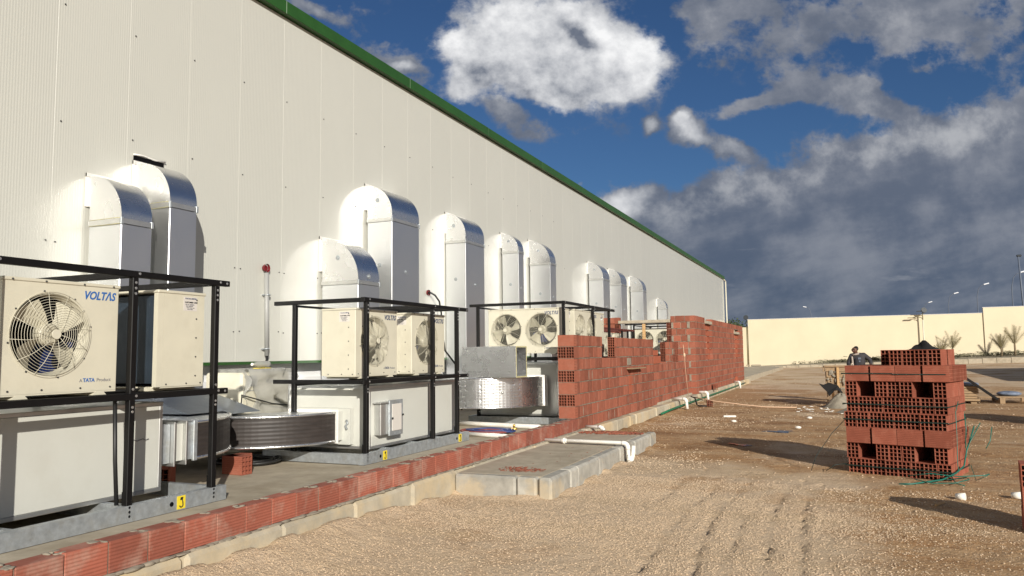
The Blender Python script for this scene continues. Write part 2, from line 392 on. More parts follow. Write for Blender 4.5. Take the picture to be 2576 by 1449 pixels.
def gh(x, y):
    x = np.asarray(x, float); y = np.asarray(y, float)
    z = smooth(25, 72, y)*np.clip((x+8)/21, 0, 2)*0.4
    near = 1-smooth(16, 30, y)
    z = z + near*0.010*(vnoise(x*14+2, y*14+5)-0.5)*(0.4+1.2*vnoise(x*2, y*2+3)) + near*0.018*(vnoise(x*1.3+5, y*1.3)-0.5) + near*0.012*(vnoise(x*4+9, y*4)-0.5)
    z = z + 0.13*(1-smooth(5.2, 7.9, y))*(1-smooth(-4.2, -3.55, x))          # sand banked against the kerb
    z = z + 0.02*(1-smooth(-4.2,-3.9,x))*smooth(13,15,y)*near
    edge = np.minimum(np.where((x > -4.2), x+4.2, 9), np.where((y > 7.5) & (y < 13.4), np.maximum(np.maximum(x+2.99, 7.93-y), y-13.1), 9))
    z = z + near*0.045*(1-smooth(-0.02, 0.22, edge))*smooth(0.25, 0.7, vnoise(x*5+3, y*4+1))
    d = rutd(x, y); brk = smooth(0.36, 0.62, vnoise(x*5+1, y*3.1+7))*smooth(0.2, 0.5, vnoise(x*17+3, y*11))
    z = z - 0.034*np.exp(-(d/0.021)**2)*brk - 0.003*np.exp(-(d/0.07)**2) + 0.004*np.exp(-((d-0.10)/0.05)**2)*brk
    return z
def grid(name, xs, ys, m):
    X, Y = np.meshgrid(xs, ys); Z = gh(X, Y); nx = len(xs); ny = len(ys)
    co = np.stack([X, Y, Z], -1).reshape(-1, 3)
    i = np.arange((ny-1)*(nx-1)); r = i//(nx-1); c = i % (nx-1); a = r*nx+c
    f = np.stack([a, a+1, a+nx+1, a+nx], -1)
    me = bpy.data.meshes.new(name); me.vertices.add(len(co)); me.vertices.foreach_set('co', co.ravel().astype('f'))
    me.loops.add(f.size); me.loops.foreach_set('vertex_index', f.ravel().astype('i'))
    me.polygons.add(len(f)); me.polygons.foreach_set('loop_start', np.arange(0, f.size, 4).astype('i'))
    me.update(calc_edges=True); me.validate()
    me.polygons.foreach_set('use_smooth', [True]*len(f)); me.materials.append(m)
    o = bpy.data.objects.new(name, me); COL.objects.link(o); WM[o.name] = Matrix.Identity(4); return o
def ground_mat():
    m = bpy.data.materials.new('sandy_ground'); m.use_nodes = True
    nt = m.node_tree; N = nt.nodes; L = nt.links; p = N['Principled BSDF']; p.inputs['Roughness'].default_value = 0.92
    p.inputs['Specular IOR Level'].default_value = 0.25
    tc = N.new('ShaderNodeTexCoord'); V = tc.outputs['Object']
    def noise(scale, det=6, ro=0.6, stretch=None):
        n = N.new('ShaderNodeTexNoise'); n.inputs['Scale'].default_value = scale; n.inputs['Detail'].default_value = det; n.inputs['Roughness'].default_value = ro
        if stretch:
            mp = N.new('ShaderNodeMapping'); mp.inputs['Scale'].default_value = stretch; L.new(V, mp.inputs[0]); L.new(mp.outputs[0], n.inputs['Vector'])
        else: L.new(V, n.inputs['Vector'])
        return n.outputs['Fac']
    def mr(f, a, b, lo=0, hi=1):
        r = N.new('ShaderNodeMapRange'); r.inputs[1].default_value = a; r.inputs[2].default_value = b; r.inputs[3].default_value = lo; r.inputs[4].default_value = hi
        L.new(f, r.inputs[0]); return r.outputs[0]
    def mix(f, a, b):
        x = N.new('ShaderNodeMix'); x.data_type = 'RGBA'
        L.new(f, x.inputs[0])
        for k, c in ((6, a), (7, b)):
            if isinstance(c, tuple): x.inputs[k].default_value = (*c, 1)
            else: L.new(c, x.inputs[k])
        return x.outputs[2]
    def math_(op, a, b):
        x = N.new('ShaderNodeMath'); x.operation = op
        for k, c in ((0, a), (1, b)):
            if isinstance(c, (int, float)): x.inputs[k].default_value = c
            else: L.new(c, x.inputs[k])
        return x.outputs[0]
    sx = N.new('ShaderNodeSeparateXYZ'); L.new(V, sx.inputs[0])
    pale = mix(mr(noise(30, 8, 0.7), 0.35, 0.65), (0.53, 0.39, 0.255), (0.66, 0.51, 0.355))
    brown = mix(mr(noise(9, 8, 0.7), 0.35, 0.68), (0.275, 0.138, 0.056), (0.53, 0.32, 0.155))
    # earth shows through beyond the gravelled lane; gravel strongest near the kerb
    big = noise(0.42, 5, 0.62)
    fy = mr(sx.outputs[1], 8.0, 14.0); fx = mr(sx.outputs[0], -0.7, 0.8)
    e = math_('ADD', math_('MULTIPLY', math_('MAXIMUM', fy, fx), 0.27), big)
    far = mr(sx.outputs[1], 24, 36)
    e2 = math_('SUBTRACT', e, math_('MULTIPLY', far, 0.2))
    col = mix(mr(e2, 0.56, 0.70), pale, brown)
    # dry streaks over distant ground
    col = mix(math_('MULTIPLY', mr(noise(2.0, 6, 0.6, (0.16, 1, 1)), 0.42, 0.66), 0.6), col, (0.52, 0.38, 0.23))
    damp = math_('MULTIPLY', mr(noise(0.75, 7, 0.66), 0.50, 0.62), mr(sx.outputs[1], 9.5, 12.5))
    damp = math_('MULTIPLY', damp, mr(sx.outputs[1], 30, 22))
    col = mix(math_('MULTIPLY', damp, 0.65), col, (0.20, 0.098, 0.040))
    # pebble speckle
    vo = N.new('ShaderNodeTexVoronoi'); vo.inputs['Scale'].default_value = 34; L.new(V, vo.inputs['Vector'])
    cs = N.new('ShaderNodeSeparateColor'); L.new(vo.outputs['Color'], cs.inputs[0])
    peb = math_('MULTIPLY', mr(cs.outputs[0], 0.62, 0.75), mr(vo.outputs['Distance'], 0.5, 0.3))
    col = mix(math_('MULTIPLY', peb, 0.4), col, (0.66, 0.50, 0.33))
    L.new(col, p.inputs['Base Color'])
    v2 = N.new('ShaderNodeTexVoronoi'); v2.inputs['Scale'].default_value = 42; L.new(V, v2.inputs['Vector'])
    h = math_('ADD', math_('MULTIPLY', v2.outputs['Distance'], -0.6), math_('MULTIPLY', noise(70, 5, 0.7), 1.0))
    h = math_('ADD', h, math_('MULTIPLY', noise(6, 6, 0.65), 1.6)); h = math_('ADD', h, math_('MULTIPLY', noise(19, 5, 0.7), 1.7))
    b = N.new('ShaderNodeBump'); b.inputs['Strength'].default_value = 0.75; b.inputs['Distance'].default_value = 0.018
    L.new(h, b.inputs['Height']); L.new(b.outputs[0], p.inputs['Normal'])
    return m
M['ground'] = ground_mat()
def steps(a, b, fine0, fine1, f, c):
    out = list(np.arange(fine0, fine1, f)); x = fine1
    while x < b: out.append(x); c2 = max(f, (x-fine1)*c+f); x += c2
    out.append(b); x = fine0; pre = []
    while x > a: c2 = max(f, (fine0-x)*c+f); x -= c2; pre.append(max(x, a))
    return sorted(set(pre+out))
tag(grid('ground', np.array(steps(-500, 600, -4.25, 2.5, 0.035, 0.25)), np.array(steps(-60, 900, 2.8, 12.5, 0.035, 0.12)), M['ground']), kind='structure')

# loose gravel: small stones lying on the ground
def gravel():
    rs = np.random.RandomState(11)
    def batch(n, x0, x1, y0, y1, s0, s1, keep):
        x = rs.uniform(x0, x1, n); y = y0+(y1-y0)*rs.rand(n)**1.15
        k = keep(x, y) > rs.rand(n); x, y = x[k], y[k]
        s = s0+(s1-s0)*rs.rand(len(x))**3.0
        return x, y, s
    slab = lambda x, y: 1.0*~((x < -2.98) & (y > 7.9) & (y < 13.15))
    def lane(x, y):
        d = vnoise(x*0.9+3, y*0.9+11)
        base = 1-smooth(7.5, 13, y)*0.72; base = base*(1-0.72*smooth(-0.35, 0.75, x+0.5*(vnoise(x*1.5, y*1.5+4)-0.5)))
        return slab(x, y)*np.clip(base*(0.45+0.9*smooth(0.3, 0.7, d)), 0, 1)*(1-0.75*np.exp(-(rutd(x,y)/0.06)**2))
    soil = lambda x, y: slab(x, y)*(0.06+0.9*smooth(0.50, 0.78, 0.6*vnoise(x*0.8+7, y*0.55+2)+0.4*vnoise(x*3.1, y*2.2+9)))
    P = [batch(190000, -4.15, 1.9, 3.4, 9.8, 0.003, 0.0125, lane), batch(60000, -4.15, 3.4, 8.5, 24, 0.005, 0.021, soil),
         batch(4500, -4.15, 8, 18, 45, 0.01, 0.03, lambda x, y: 0.35+0.6*smooth(0.45,0.65,vnoise(x*0.5, y*0.5)))]
    x = np.concatenate([p[0] for p in P]); y = np.concatenate([p[1] for p in P]); s = np.concatenate([p[2] for p in P]); n = len(x)
    z = gh(x, y)+s*0.12
    base = np.array([(1,0,0),(0,1,0),(-1,0,0),(0,-1,0),(0,0,0.75),(0,0,-0.75)], float)
    f = np.array([(0,1,4),(1,2,4),(2,3,4),(3,0,4),(1,0,5),(2,1,5),(3,2,5),(0,3,5)])
    v = base[None]*(0.65+0.7*rs.rand(n, 6, 1))*s[:,None,None]*np.array([1,1,0.7])
    a = rs.rand(n)*6.283; tl = rs.uniform(-0.6, 0.6, n); c, sn = np.cos(a), np.sin(a); ct, st = np.cos(tl), np.sin(tl)
    X = v[...,0]*ct[:,None]-v[...,2]*st[:,None]; Z = v[...,0]*st[:,None]+v[...,2]*ct[:,None]; Y = v[...,1]
    vx = X*c[:,None]-Y*sn[:,None]+x[:,None]; vy = X*sn[:,None]+Y*c[:,None]+y[:,None]; vz = Z+z[:,None]
    co = np.stack([vx, vy, vz], -1).reshape(-1, 3)
    F = (f[None]+(np.arange(n)*6)[:,None,None]).reshape(-1, 3)
    me = bpy.data.meshes.new('gravel'); me.vertices.add(len(co)); me.vertices.foreach_set('co', co.ravel().astype('f'))
    me.loops.add(F.size); me.loops.foreach_set('vertex_index', F.ravel().astype('i'))
    me.polygons.add(len(F)); me.polygons.foreach_set('loop_start', np.arange(0, F.size, 3).astype('i')); me.update(calc_edges=True)
    at = me.attributes.new('tint', 'FLOAT', 'FACE'); at.data.foreach_set('value', np.repeat(rs.rand(n), 8).astype('f'))
    me.materials.append(mat('gravel_stone', (0.50, 0.38, 0.262), 0.9, tint=0.13, spec=0.25))
    o = bpy.data.objects.new('gravel', me); COL.objects.link(o); tag(o, 'pale crushed gravel scattered over the brown ground', 'gravel', kind='stuff')
gravel()

# puddles of standing water
def puddle(cx, cy, rx, ry, rz):
    b = MB(); n = 40
    pts = []
    for i in range(n):
        a = 2*math.pi*i/n; r = 1+0.35*math.sin(3*a+cx)+0.2*math.sin(7*a+cy)
        pts.append((cx+rx*r*math.cos(a)*math.cos(rz)-ry*r*math.sin(a)*math.sin(rz), cy+rx*r*math.cos(a)*math.sin(rz)+ry*r*math.sin(a)*math.cos(rz), float(gh(cx,cy))+0.012))
    b.add(pts, [tuple(range(n))]); return b.build('puddle', M['water'])
M['water'] = mat('muddy_water', (0.06, 0.05, 0.045), 0.06, var=0.1)
for a in ((-1.19,15.95,0.24,0.2,0.1), (-1.65,13.5,0.22,0.08,-0.7)): tag(puddle(*a), kind='structure')

# concrete apron behind the kerb, kerb and outer slab
b = MB(); b.box(-8.75, -4.40, -3, 66, 0.02, 0.30); tag(b.build('concrete_apron', M['concrete']), kind='structure')
b = MB(); y = -2.0; i = 0
while y < 39.2:
    L_ = 1.0 if y < 6 else rnd.choice((0.5, 1.0, 1.0)); b.tint = rnd.random()
    o = rnd.uniform(-0.012, 0.012); b.bbox(-4.44+0.0, -4.20+o, y+0.0015, y+L_-0.0015, -0.1, 0.245+o*0.6, 0.03); y += L_
tag(b.build('kerb', M['kerb']), kind='structure')
b = MB(); b.box(-4.195, -3.16, 8.06, 13.0, -0.1, 0.222)
tag(b.build('slab', M['concrete']), kind='structure')
b = MB(); y = 7.93
for L_ in (0.66, 0.30, 0.9, 1.02, 0.34, 0.55, 1.0, 0.44):
    b.tint = 0.85 if L_ < 0.4 else rnd.random()*0.7; o = rnd.uniform(-0.012, 0.012)
    b.bbox(-3.155, -3.0+o, y+0.004, y+L_-0.004, -0.12, 0.226+o*0.4, 0.028); y += L_
x = -4.19
for L_ in (0.78, 0.25):
    b.tint = rnd.random(); b.bbox(x+0.003, x+L_-0.008, 7.92, 8.055, -0.12, 0.224, 0.022); x += L_
tag(b.build('slab_kerb', M['kerbgrey']), kind='structure')

# ------------------------------------------------------------------ warehouse
WX = -8.43
wh = thing('warehouse', 'long white metal clad warehouse with green eave trim along its roof', 'building', (-8.6, 28, 0))
b = MB(); y = -6.119
while y < 62:
    b.tint = rnd.random(); y1 = min(y+1.0, 62.3)
    prof = [(y+0.0004, WX-0.0018), (y+0.003, WX), (y1-0.003, WX), (y1-0.0004, WX-0.0018), (y1-0.0004, WX-0.1), (y+0.0004, WX-0.1)]
    b.prism(prof, lambda u, v, w: (v, u, w), 1.535, 7.36); y = y1
b.box(WX-0.11, WX-0.102, -6.1, 62.3, 1.54, 7.35)
b.build('wall_cladding', M['panel'], wh)
for ya, yb in ((62.302, 62.4), (-6.3, -6.15)): b = MB(); b.box(-40, WX-0.15, ya, yb, 0.3, 7.4); b.build('end_wall', M['panel'], wh)
b = MB(); b.box(-8.9, -8.66, -6, 62.25, 0.28, 1.52); b.box(-8.659, -8.60, -6, 62.25, 0.9, 1.25)
b.build('plinth', M['plinth'], wh)
b = MB(); b.box(WX-0.24, WX+0.025, -6.1, 62.3, 1.49, 1.533); b.build('base_trim', M['green'], wh)
b = MB()
y = -6.2
while y < 62.4:
    y1 = min(y+4.0, 62.45); j = rnd.uniform(-0.002, 0.002)
    b.bbox(WX-0.02, WX+0.11+j, y+0.002, y1-0.002, 7.375, 7.60+j, 0.006); y = y1
b.build('eave_trim', M['green'], wh)
b = MB(); b.prism([(-40, 8.4), (WX+0.06, 7.50), (WX+0.06, 7.58), (-40, 8.48)], lambda u, v, w: (u, w, v), -6.2, 62.4); b.build('roof', M['greyplastic'], wh)
b = MB(); b.tube([(WX+0.10, 62.9, 7.25), (WX+0.10, 62.9, 0.3)], 0.055, 10); b.tube([(WX-0.05, 62.5, 7.45), (WX+0.0, 62.7, 7.4), (WX+0.10, 62.9, 7.25)], 0.055, 10)
b.build('downpipe', M['polewhite'], wh)
b = MB(); b.box(WX-0.25, WX+0.012, 62.41, 62.43, 1.5, 7.36); b.build('corner_trim', M['greyplastic'], wh)
# fixing screws in rows on the cladding joints
sb = MB(); sb.disc((0,0,0), (1,0,0), 0.010, 0.010, 8); sb.disc((0.010,0,0), (1,0,0), 0.006, 0.005, 6)
s0 = None; cnt = 0
for k, z in enumerate((1.70, 2.0, 2.98, 4.45, 5.9)):
    n = 0
    for yj in np.arange(2.88, 34, 1.0):
        for dy in ((-0.05, 0.07) if z < 3 else (0.08,)):
            if cnt > 96 or (z > 3 and yj > 24) or (z < 3 and yj > 14): continue
            if z == 1.70 and yj > 5: continue
            if s0 is None: s0 = sb.build('screw', M['screw'], wh, local=True); o = s0
            else: o = s0.copy(); COL.objects.link(o)
            o.location = (WX-0.001+8.6, yj+dy-28, z+rnd.uniform(-0.02, 0.02)); cnt += 1

# ------------------------------------------------------------------ duct elbows on the wall
def washer(b, p, axis):
    a = Vector(axis); p = Vector(p)
    b.disc(p, a, 0.042, 0.006, 16); b.disc(p+a*0.006, a, 0.016, 0.012, 10)
def duct(y0, y1, xf, zj, zt, label, zb=0.75, wash=True, short=False, gap=0.055, group='silver air ducts on the warehouse wall', foam=False):
    d = thing('air_duct', label, 'duct', ((xf+WX)/2, (y0+y1)/2, 0.32), 0, group)
    xb = WX+gap; t = zt-zj-0.02
    b = MB(); b.bbox(xb, xf, y0, y1, zb, zj-0.001, 0.008); b.build('riser', M['foil'], d)
    b = MB()                                                      # quarter-round elbow into the wall
    rr = min(xf-WX-0.03, t-0.075)
    pts = [(xb, zj+0.065), (xf, zj+0.065)]
    pts += [(xf-rr+rr*math.cos(R(a)), zt-0.02-rr+rr*math.sin(R(a))) for a in range(0, 91, 6)] 
    zl = zj+0.25 if zt-zj > 0.6 else zj+0.16
    pts += [(WX+0.004, zt-0.02), (WX+0.004, zl), (xb, zl)]
    k = len(pts); c0 = pts[-1]
    for yy in (y0, y1): b.add([(u, yy, v) for u, v in pts], [(k-1, i, i+1) for i in range(k-2)])
    b.add([(u, yy, v) for yy in (y0, y1) for u, v in pts], [(i, (i+1) % k, k+(i+1) % k, k+i) for i in range(k)])
    o = b.build('elbow', M['foilelbow'], d, smooth='angle')
    b = MB(); q = 0.012                                            # joint flange strip
    b.box(xb-0.006, xf+q, y0-q, y0-0.001, zj, zj+0.062); b.box(xf+0.001, xf+q, y0, y1, zj, zj+0.062); b.box(xb-0.006, xf+q, y1+0.001, y1+q, zj, zj+0.062)
    b.build('joint_strip', M['alu'], d)
    for ya, yb in ((y0-q-0.004, y0+0.02), (y1-0.02, y1+q+0.004)):
        b = MB(); b.bbox(xf-0.012, xf+q+0.004, ya, yb, zj-0.012, zj+0.075, 0.003); b.build('corner_clip', M['galv'], d)
    b = MB(); b.box(WX+0.001, WX+0.022, y0-0.03, y0-0.001, zl, zt+0.03); b.box(WX+0.001, WX+0.022, y1+0.001, y1+0.03, zl, zt+0.03); b.box(WX+0.001, WX+0.03, y0-0.03, y1+0.03, zt-0.018, zt+0.03)
    b.build('wall_collar', M['foam'], d)
    if foam:
        b = MB(); 
        for yy in (y0-0.014,): b.tube([(xb+0.02, yy, zj+0.066), (xf-0.1, yy-0.001, zj+0.07), (xf, yy, zj+0.064)], 0.0035, 5)
        b.tube([(xb+0.02, y0-0.014, zj-0.004), (xf-0.2, y0-0.015, zj-0.008), (xf, y0-0.014, zj-0.003)], 0.0035, 5); b.build('foam_seal', M['yfoam'], d)
    if wash:
        ps = [((xb+xf)/2-0.05, y0, (zj+zt)/2+0.05, (0,-1,0))]
        if not short: ps += [((xb+xf)/2, y0, zj-0.85, (0,-1,0)), (xf, (y0+y1)/2, zj-0.95, (1,0,0))]
        else: ps += [(xf, (y0+y1)/2, zj+0.15, (1,0,0))]
        for p in ps:
            b = MB(); washer(b, p[:3], p[3]); b.build('washer', M['galv'], d)
    return d
duct(6.34, 6.78, -7.82, 3.22, 3.86, 'shorter duct of the leftmost pair, with yellow foam at its joint', foam=True, wash=False)
d2 = duct(7.00, 7.44, -7.77, 3.53, 4.17, 'taller duct of the leftmost pair, its opening ragged above the elbow', foam=True, wash=False)
b = MB(); b.box(WX+0.002, WX+0.012, 6.98, 7.46, 4.205, 4.27); b.build('ragged_opening', M['dark'], d2)
b = MB(); b.tube([(WX+0.02, 6.97, 4.28), (WX+0.03, 7.1, 4.29), (WX+0.02, 7.3, 4.275), (WX+0.03, 7.47, 4.285)], 0.012, 5); b.build('foil_edge', M['foam'], d2)
duct(10.89, 11.55, -7.61, 2.85, 3.70, 'low wide duct directly above the second black frame', short=True)
duct(12.28, 13.30, -7.81, 4.19, 4.94, 'tall wide duct standing behind the low one at the second frame')
d5 = duct(15.55, 16.56, -7.89, 4.20, 4.93, 'tall duct beside the black cable that leaves a red wall hole', gap=0.02)
duct(18.71, 19.07, -7.89, 4.33, 4.90, 'narrow duct just left of an equal neighbour above the two fan unit')
duct(20.72, 21.21, -7.73, 4.21, 4.97, 'duct right of the narrow one, above the third black frame')
duct(26.48, 27.33, -7.83, 4.25, 4.94, 'nearest of the three close ducts past the third frame')
duct(29.19, 30.08, -7.90, 4.27, 4.95, 'middle one of the three close ducts past the third frame')
duct(32.51, 33.14, -7.82, 4.25, 4.95, 'farthest of the three close ducts past the third frame')
duct(37.87, 38.24, -7.94, 3.73, 4.31, 'small farthest duct, lower than all its neighbours', short=True)

# grey conduit with a red mouth, and a cable leaving a second red hole
c = thing('cable_conduit', 'grey plastic conduit rising up the white wall to a red rimmed hole', 'conduit', (-8.40, 9.5, 1.5))
b = MB(); b.tube([(-8.375, 9.51, 1.62), (-8.375, 9.475, 2.94)], 0.036, 12); b.build('tube', M['greyplastic'], c)
b = MB(); b.tube([(-8.395, 9.468, 3.02), (-8.355, 9.468, 3.02)], [0.062, 0.068], 16, caps=False); b.disc((-8.42, 9.468, 3.02), (1,0,0), 0.05, 0.03, 14); b.build('red_mouth', M['redcap'], c)
for z in (1.72, 2.58):
    b = MB(); b.tube([(-8.375, 9.50, z), (-8.375, 9.50, z+0.02)], 0.05, 12); b.box(-8.428, -8.37, 9.43, 9.57, z, z+0.018); b.build('clip', M['galv'], c)
b = MB(); b.tube([(-8.38, 9.51, 1.66), (-8.36, 9.50, 1.56), (-8.30, 9.38, 1.46), (-8.26, 9.22, 1.40), (-8.2, 9.1, 1.2), (-8.2, 9.08, 0.32)], 0.022, 8); b.build('cable', M['cable'], c)
c = thing('power_cable', 'black cable curling out of a red rimmed hole beside a tall duct', 'cable', (-8.35, 14.75, 0.32))
b = MB(); b.tube([(-8.42, 14.715, 2.99), (-8.36, 14.73, 2.99), (-8.28, 14.80, 2.93), (-8.23, 14.90, 2.80), (-8.22, 14.97, 2.55), (-8.22, 15.02, 2.1), (-8.2, 15.1, 1.7), (-8.15, 15.4, 1.45), (-8.1, 15.7, 1.2), (-8.1, 15.7, 0.32)], 0.021, 8); b.build('cable_run', M['cable'], c)
b = MB(); b.tube([(-8.425, 14.715, 2.99), (-8.385, 14.715, 2.99)], [0.06, 0.065], 14, caps=False); b.disc((-8.428, 14.715, 2.99), (1,0,0), 0.05, 0.006, 14); b.build('red_rim', M['redcap'], c)

# ------------------------------------------------------------------ outdoor fan units
def plate_with_holes(b, x, y0, y1, z0, z1, holes, mi=0, n=48):
    """flat panel in the plane x=const, cut by round holes that stand side by side along y"""
    cuts = [y0] + [(holes[i][0]+holes[i+1][0])/2 for i in range(len(holes)-1)] + [y1]
    for (cy, cz, r), a, c in zip(holes, cuts, cuts[1:]):
        angs = sorted(set([2*math.pi*i/n for i in range(n)] + [math.atan2(zz-cz, yy-cy) % (2*math.pi) for yy in (a, c) for zz in (z0, z1)]))
        inn = []; out = []
        for t in angs:
            dy, dz = math.cos(t), math.sin(t); k = 1e9
            if dy > 1e-9: k = min(k, (c-cy)/dy)
            if dy < -1e-9: k = min(k, (a-cy)/dy)
            if dz > 1e-9: k = min(k, (z1-cz)/dz)
            if dz < -1e-9: k = min(k, (z0-cz)/dz)
            inn.append((x, cy+r*dy, cz+r*dz)); out.append((x, cy+k*dy, cz+k*dz))
        m = len(angs)
        b.add(inn+out, [(i, (i+1) % m, m+(i+1) % m, m+i) for i in range(m)], mi)
def fan_set(root, x, cy, cz, r, spin, rings, fine):
    b = MB()                                            # shroud and dark inside
    n = 40
    vs = [(x+0.004, cy+r*math.cos(2*math.pi*i/n), cz+r*math.sin(2*math.pi*i/n)) for i in range(n)] + \
         [(x-0.09, cy+0.93*r*math.cos(2*math.pi*i/n), cz+0.93*r*math.sin(2*math.pi*i/n)) for i in range(n)]
    b.add(vs, [(i, (i+1) % n, n+(i+1) % n, n+i) for i in range(n)], 0, True)
    sh = b.build('fan_shroud', M['cream'], root, local=True)
    b = MB()                                            # five blades and hub
    for k in range(4):
        a0 = spin+2*math.pi*k/4; vs = []; nn = 7
        for j, rr in enumerate((0.24, 0.5, 0.75, 0.90)):
            for i in range(nn):
                t = i/(nn-1); sweep = (0.33+0.12*(rr-0.24)) * (t-0.5)*2 + 0.45*rr
                vs.append((x-0.05-0.055*(t-0.5)*2*(0.5+rr*0.5), cy+rr*r*math.cos(a0+sweep), cz+rr*r*math.sin(a0+sweep)))
        fs = [(j*nn+i, j*nn+i+1, (j+1)*nn+i+1, (j+1)*nn+i) for j in range(3) for i in range(nn-1)]
        b.add(vs, fs, 0, True)
    b.tube([(x-0.10, cy, cz), (x-0.02, cy, cz), (x-0.01, cy, cz)], [r*0.27, r*0.27, r*0.20], 20)
    b.build('fan_blades', M['blade'], root, local=True)
    b = MB()                                            # wire guard
    f = 4 if not fine else 5; tr = 0.0016 if fine else 0.0020
    dome = lambda q: x+0.012+0.045*(1-q*q)
    for i in range(1, rings+1):
        q = 0.17+(1.04-0.17)*i/rings
        b.tube([(dome(q), cy+q*r*math.cos(2*math.pi*j/44), cz+q*r*math.sin(2*math.pi*j/44)) for j in range(44)], tr, f, 0, False, None, True)
    for k in range(12):
        a = 2*math.pi*k/12+0.13
        b.tube([(dome(q)+0.002, cy+q*r*math.cos(a+0.25*(1-q)), cz+q*r*math.sin(a+0.25*(1-q))) for q in (0.15, 0.4, 0.7, 1.04)], tr*1.2, f)
    g = b.build('fan_guard', M['cream'], root, local=True)
    b = MB(); b.disc((dome(0.1)-0.004, cy, cz), (1,0,0), r*0.115, 0.012, 20); b.build('guard_badge', M['cream'], g, local=True)
def condenser(w, fans, loc, rotz, label, h=0.87, dep=0.50, rings=10, fine=False, blue=True, logo=M['blue'], group='cream outdoor fan units on the black frames', spin=0.4):
    t = thing('fan_unit', label, 'fan unit', loc, rotz, group)
    x = dep/2; y0, y1 = -w/2, w/2; z0 = 0.035
    r = 0.305; holes = [(c, z0+0.43, r) for c in fans]
    b = MB()
    plate_with_holes(b, x, y0+0.008, y1-0.008, z0, h-0.028, holes)
    b.prism([(x, y0+0.008), (x-0.008, y0), (-x+0.06, y0), (-x+0.06, y0+0.012), (x-0.03, y0+0.012)], lambda u, v, w_: (u, v, w_), z0, h-0.028)
    b.prism([(x, y1-0.008), (x-0.008, y1), (-x+0.06, y1), (-x+0.06, y1-0.012), (x-0.03, y1-0.012)], lambda u, v, w_: (u, v, w_), z0, h-0.028)
    b.box(-x+0.05, x-0.002, y0+0.006, y1-0.006, z0-0.012, z0-0.001)
    b.box(-x, -x+0.059, y0, y0+0.05, z0, h-0.028); b.box(-x, -x+0.059, y1-0.05, y1, z0, h-0.028)
    b.build('casing', M['cream'], t, local=True)
    b = MB(); b.bbox(-x-0.006, x+0.008, y0-0.008, y1+0.008, h-0.027, h, 0.006); b.build('lid', M['cream'], t, local=True)
    b = MB(); b.box(-x+0.012, -x+0.05, y0+0.052, y1-0.052, z0+0.03, h-0.05); b.build('coil', M['coil'], t, local=True)
    b = MB(); b.box(-x+0.06, -x+0.065, y0+0.02, y1-0.02, z0+0.01, h-0.035);  # near-black sheet stands for the shade inside; the blue part is coil
    if blue: b.box(-x+0.066, -x+0.07, 0.02, y1-0.03, z0+0.03, h-0.45, 1)
    b.build('inner_shade_and_coil', [M['dark'], M['coilblue']], t, local=True)
    for i, c in enumerate(fans): fan_set(t, x, c, z0+0.43, r, spin+i*0.5, rings, fine)
    sb2 = []
    for yy in (y0+0.06, y0+w*0.33, y0+w*0.66, y1-0.06):
        for zz in (z0+0.025, h-0.016): sb2.append((x+(0.0 if zz < 0.5 else 0.008), yy, zz, (1,0,0)))
    for zz in (0.12, 0.29, 0.46, 0.63, 0.80): sb2 += [(x-0.10, y0, zz, (0,-1,0)), (x-0.10, y1, zz, (0,1,0))]
    for xx in (-x+0.1, x-0.2, x-0.04): sb2 += [(xx, y0, z0+0.02, (0,-1,0)), (xx, y1, z0+0.02, (0,1,0))]
    for c in fans:
        for k in range(8): a = 2*math.pi*k/8+0.2; sb2.append((x, c+r*1.06*math.cos(a), z0+0.43+r*1.06*math.sin(a), (1,0,0)))
    for p in sb2:
        b = MB(); b.disc(p[:3], p[3], 0.0075, 0.005, 6); b.build('screw', M['screw'], t, local=True)
    for yy in (y0+0.15, y1-0.15):
        b = MB(); b.prism([(-0.06,0),(0.06,0),(0.03,0.032),(-0.03,0.032)], lambda u, v, w_: (w_, yy+u, v), -x+0.0, x-0.0); b.build('foot', M['cream'], t, local=True)
    fx = lambda y, z: face_x(x+0.001, y, z)
    text('VOLT\u039bS', 0.088, 'lettering', logo, t, fx(y1-0.315, h-0.125), shear=0.28, bold=0.0025, width=0.285)
    text('A', 0.036, 'lettering', M['greyprint'], t, fx(y1-0.325, 0.105))
    text('TATA', 0.040, 'lettering', logo, t, fx(y1-0.295, 0.105), bold=0.0012, width=0.10)
    text('Product', 0.038, 'lettering', M['greyprint'], t, fx(y1-0.18, 0.105), width=0.125)
    # sticker with customer care text on the end panel
    b = MB(); b.box(0.01, 0.165, y0-0.0015, y0-0.0003, h-0.17, h-0.045); st = b.build('service_sticker', M['sticker'], t, local=True)
    fy = lambda xx, z: face_my(xx, y0-0.002, z)
    text('VOLTAS LIMITED', 0.017, 'lettering', M['navy'], st, fy(0.028, h-0.066), bold=0.0004)
    text('CUSTOMER CARE', 0.018, 'lettering', M['blackprint'], st, fy(0.025, h-0.10), bold=0.0006)
    for k in range(4): text(('TEL NO 18002666', 'FAX 18005354', 'Email voltas care', 'www voltas')[k], 0.013, 'lettering', M['greyprint'], st, fy(0.03+0.008*k, h-0.118-0.014*k), bold=0.0003)
    b = MB(); b.box(0.07, 0.15, -y0+0.0003, -y0+0.0012, h-0.13, h-0.05); b.build('rating_plate', M['sticker'], t, local=True)
    return t
LZ = 1.322
condenser(0.93, [-0.10], (-5.60, 3.875, LZ), 0, 'nearest cream fan unit, its big caged fan at the left edge facing the yard', rings=14, fine=True)
u1b = condenser(0.53+0.42, [-0.1], (-5.83, 4.99, LZ), math.pi/2, 'cream fan unit turned sideways beside the nearest one, showing dark coil and plain end', rings=8, dep=0.52)
c2a = condenser(0.95, [-0.06], (-5.685, 8.20, LZ), 0, 'left cream unit of two on the second black frame, fan half behind a post', rings=13, logo=M['navy'])
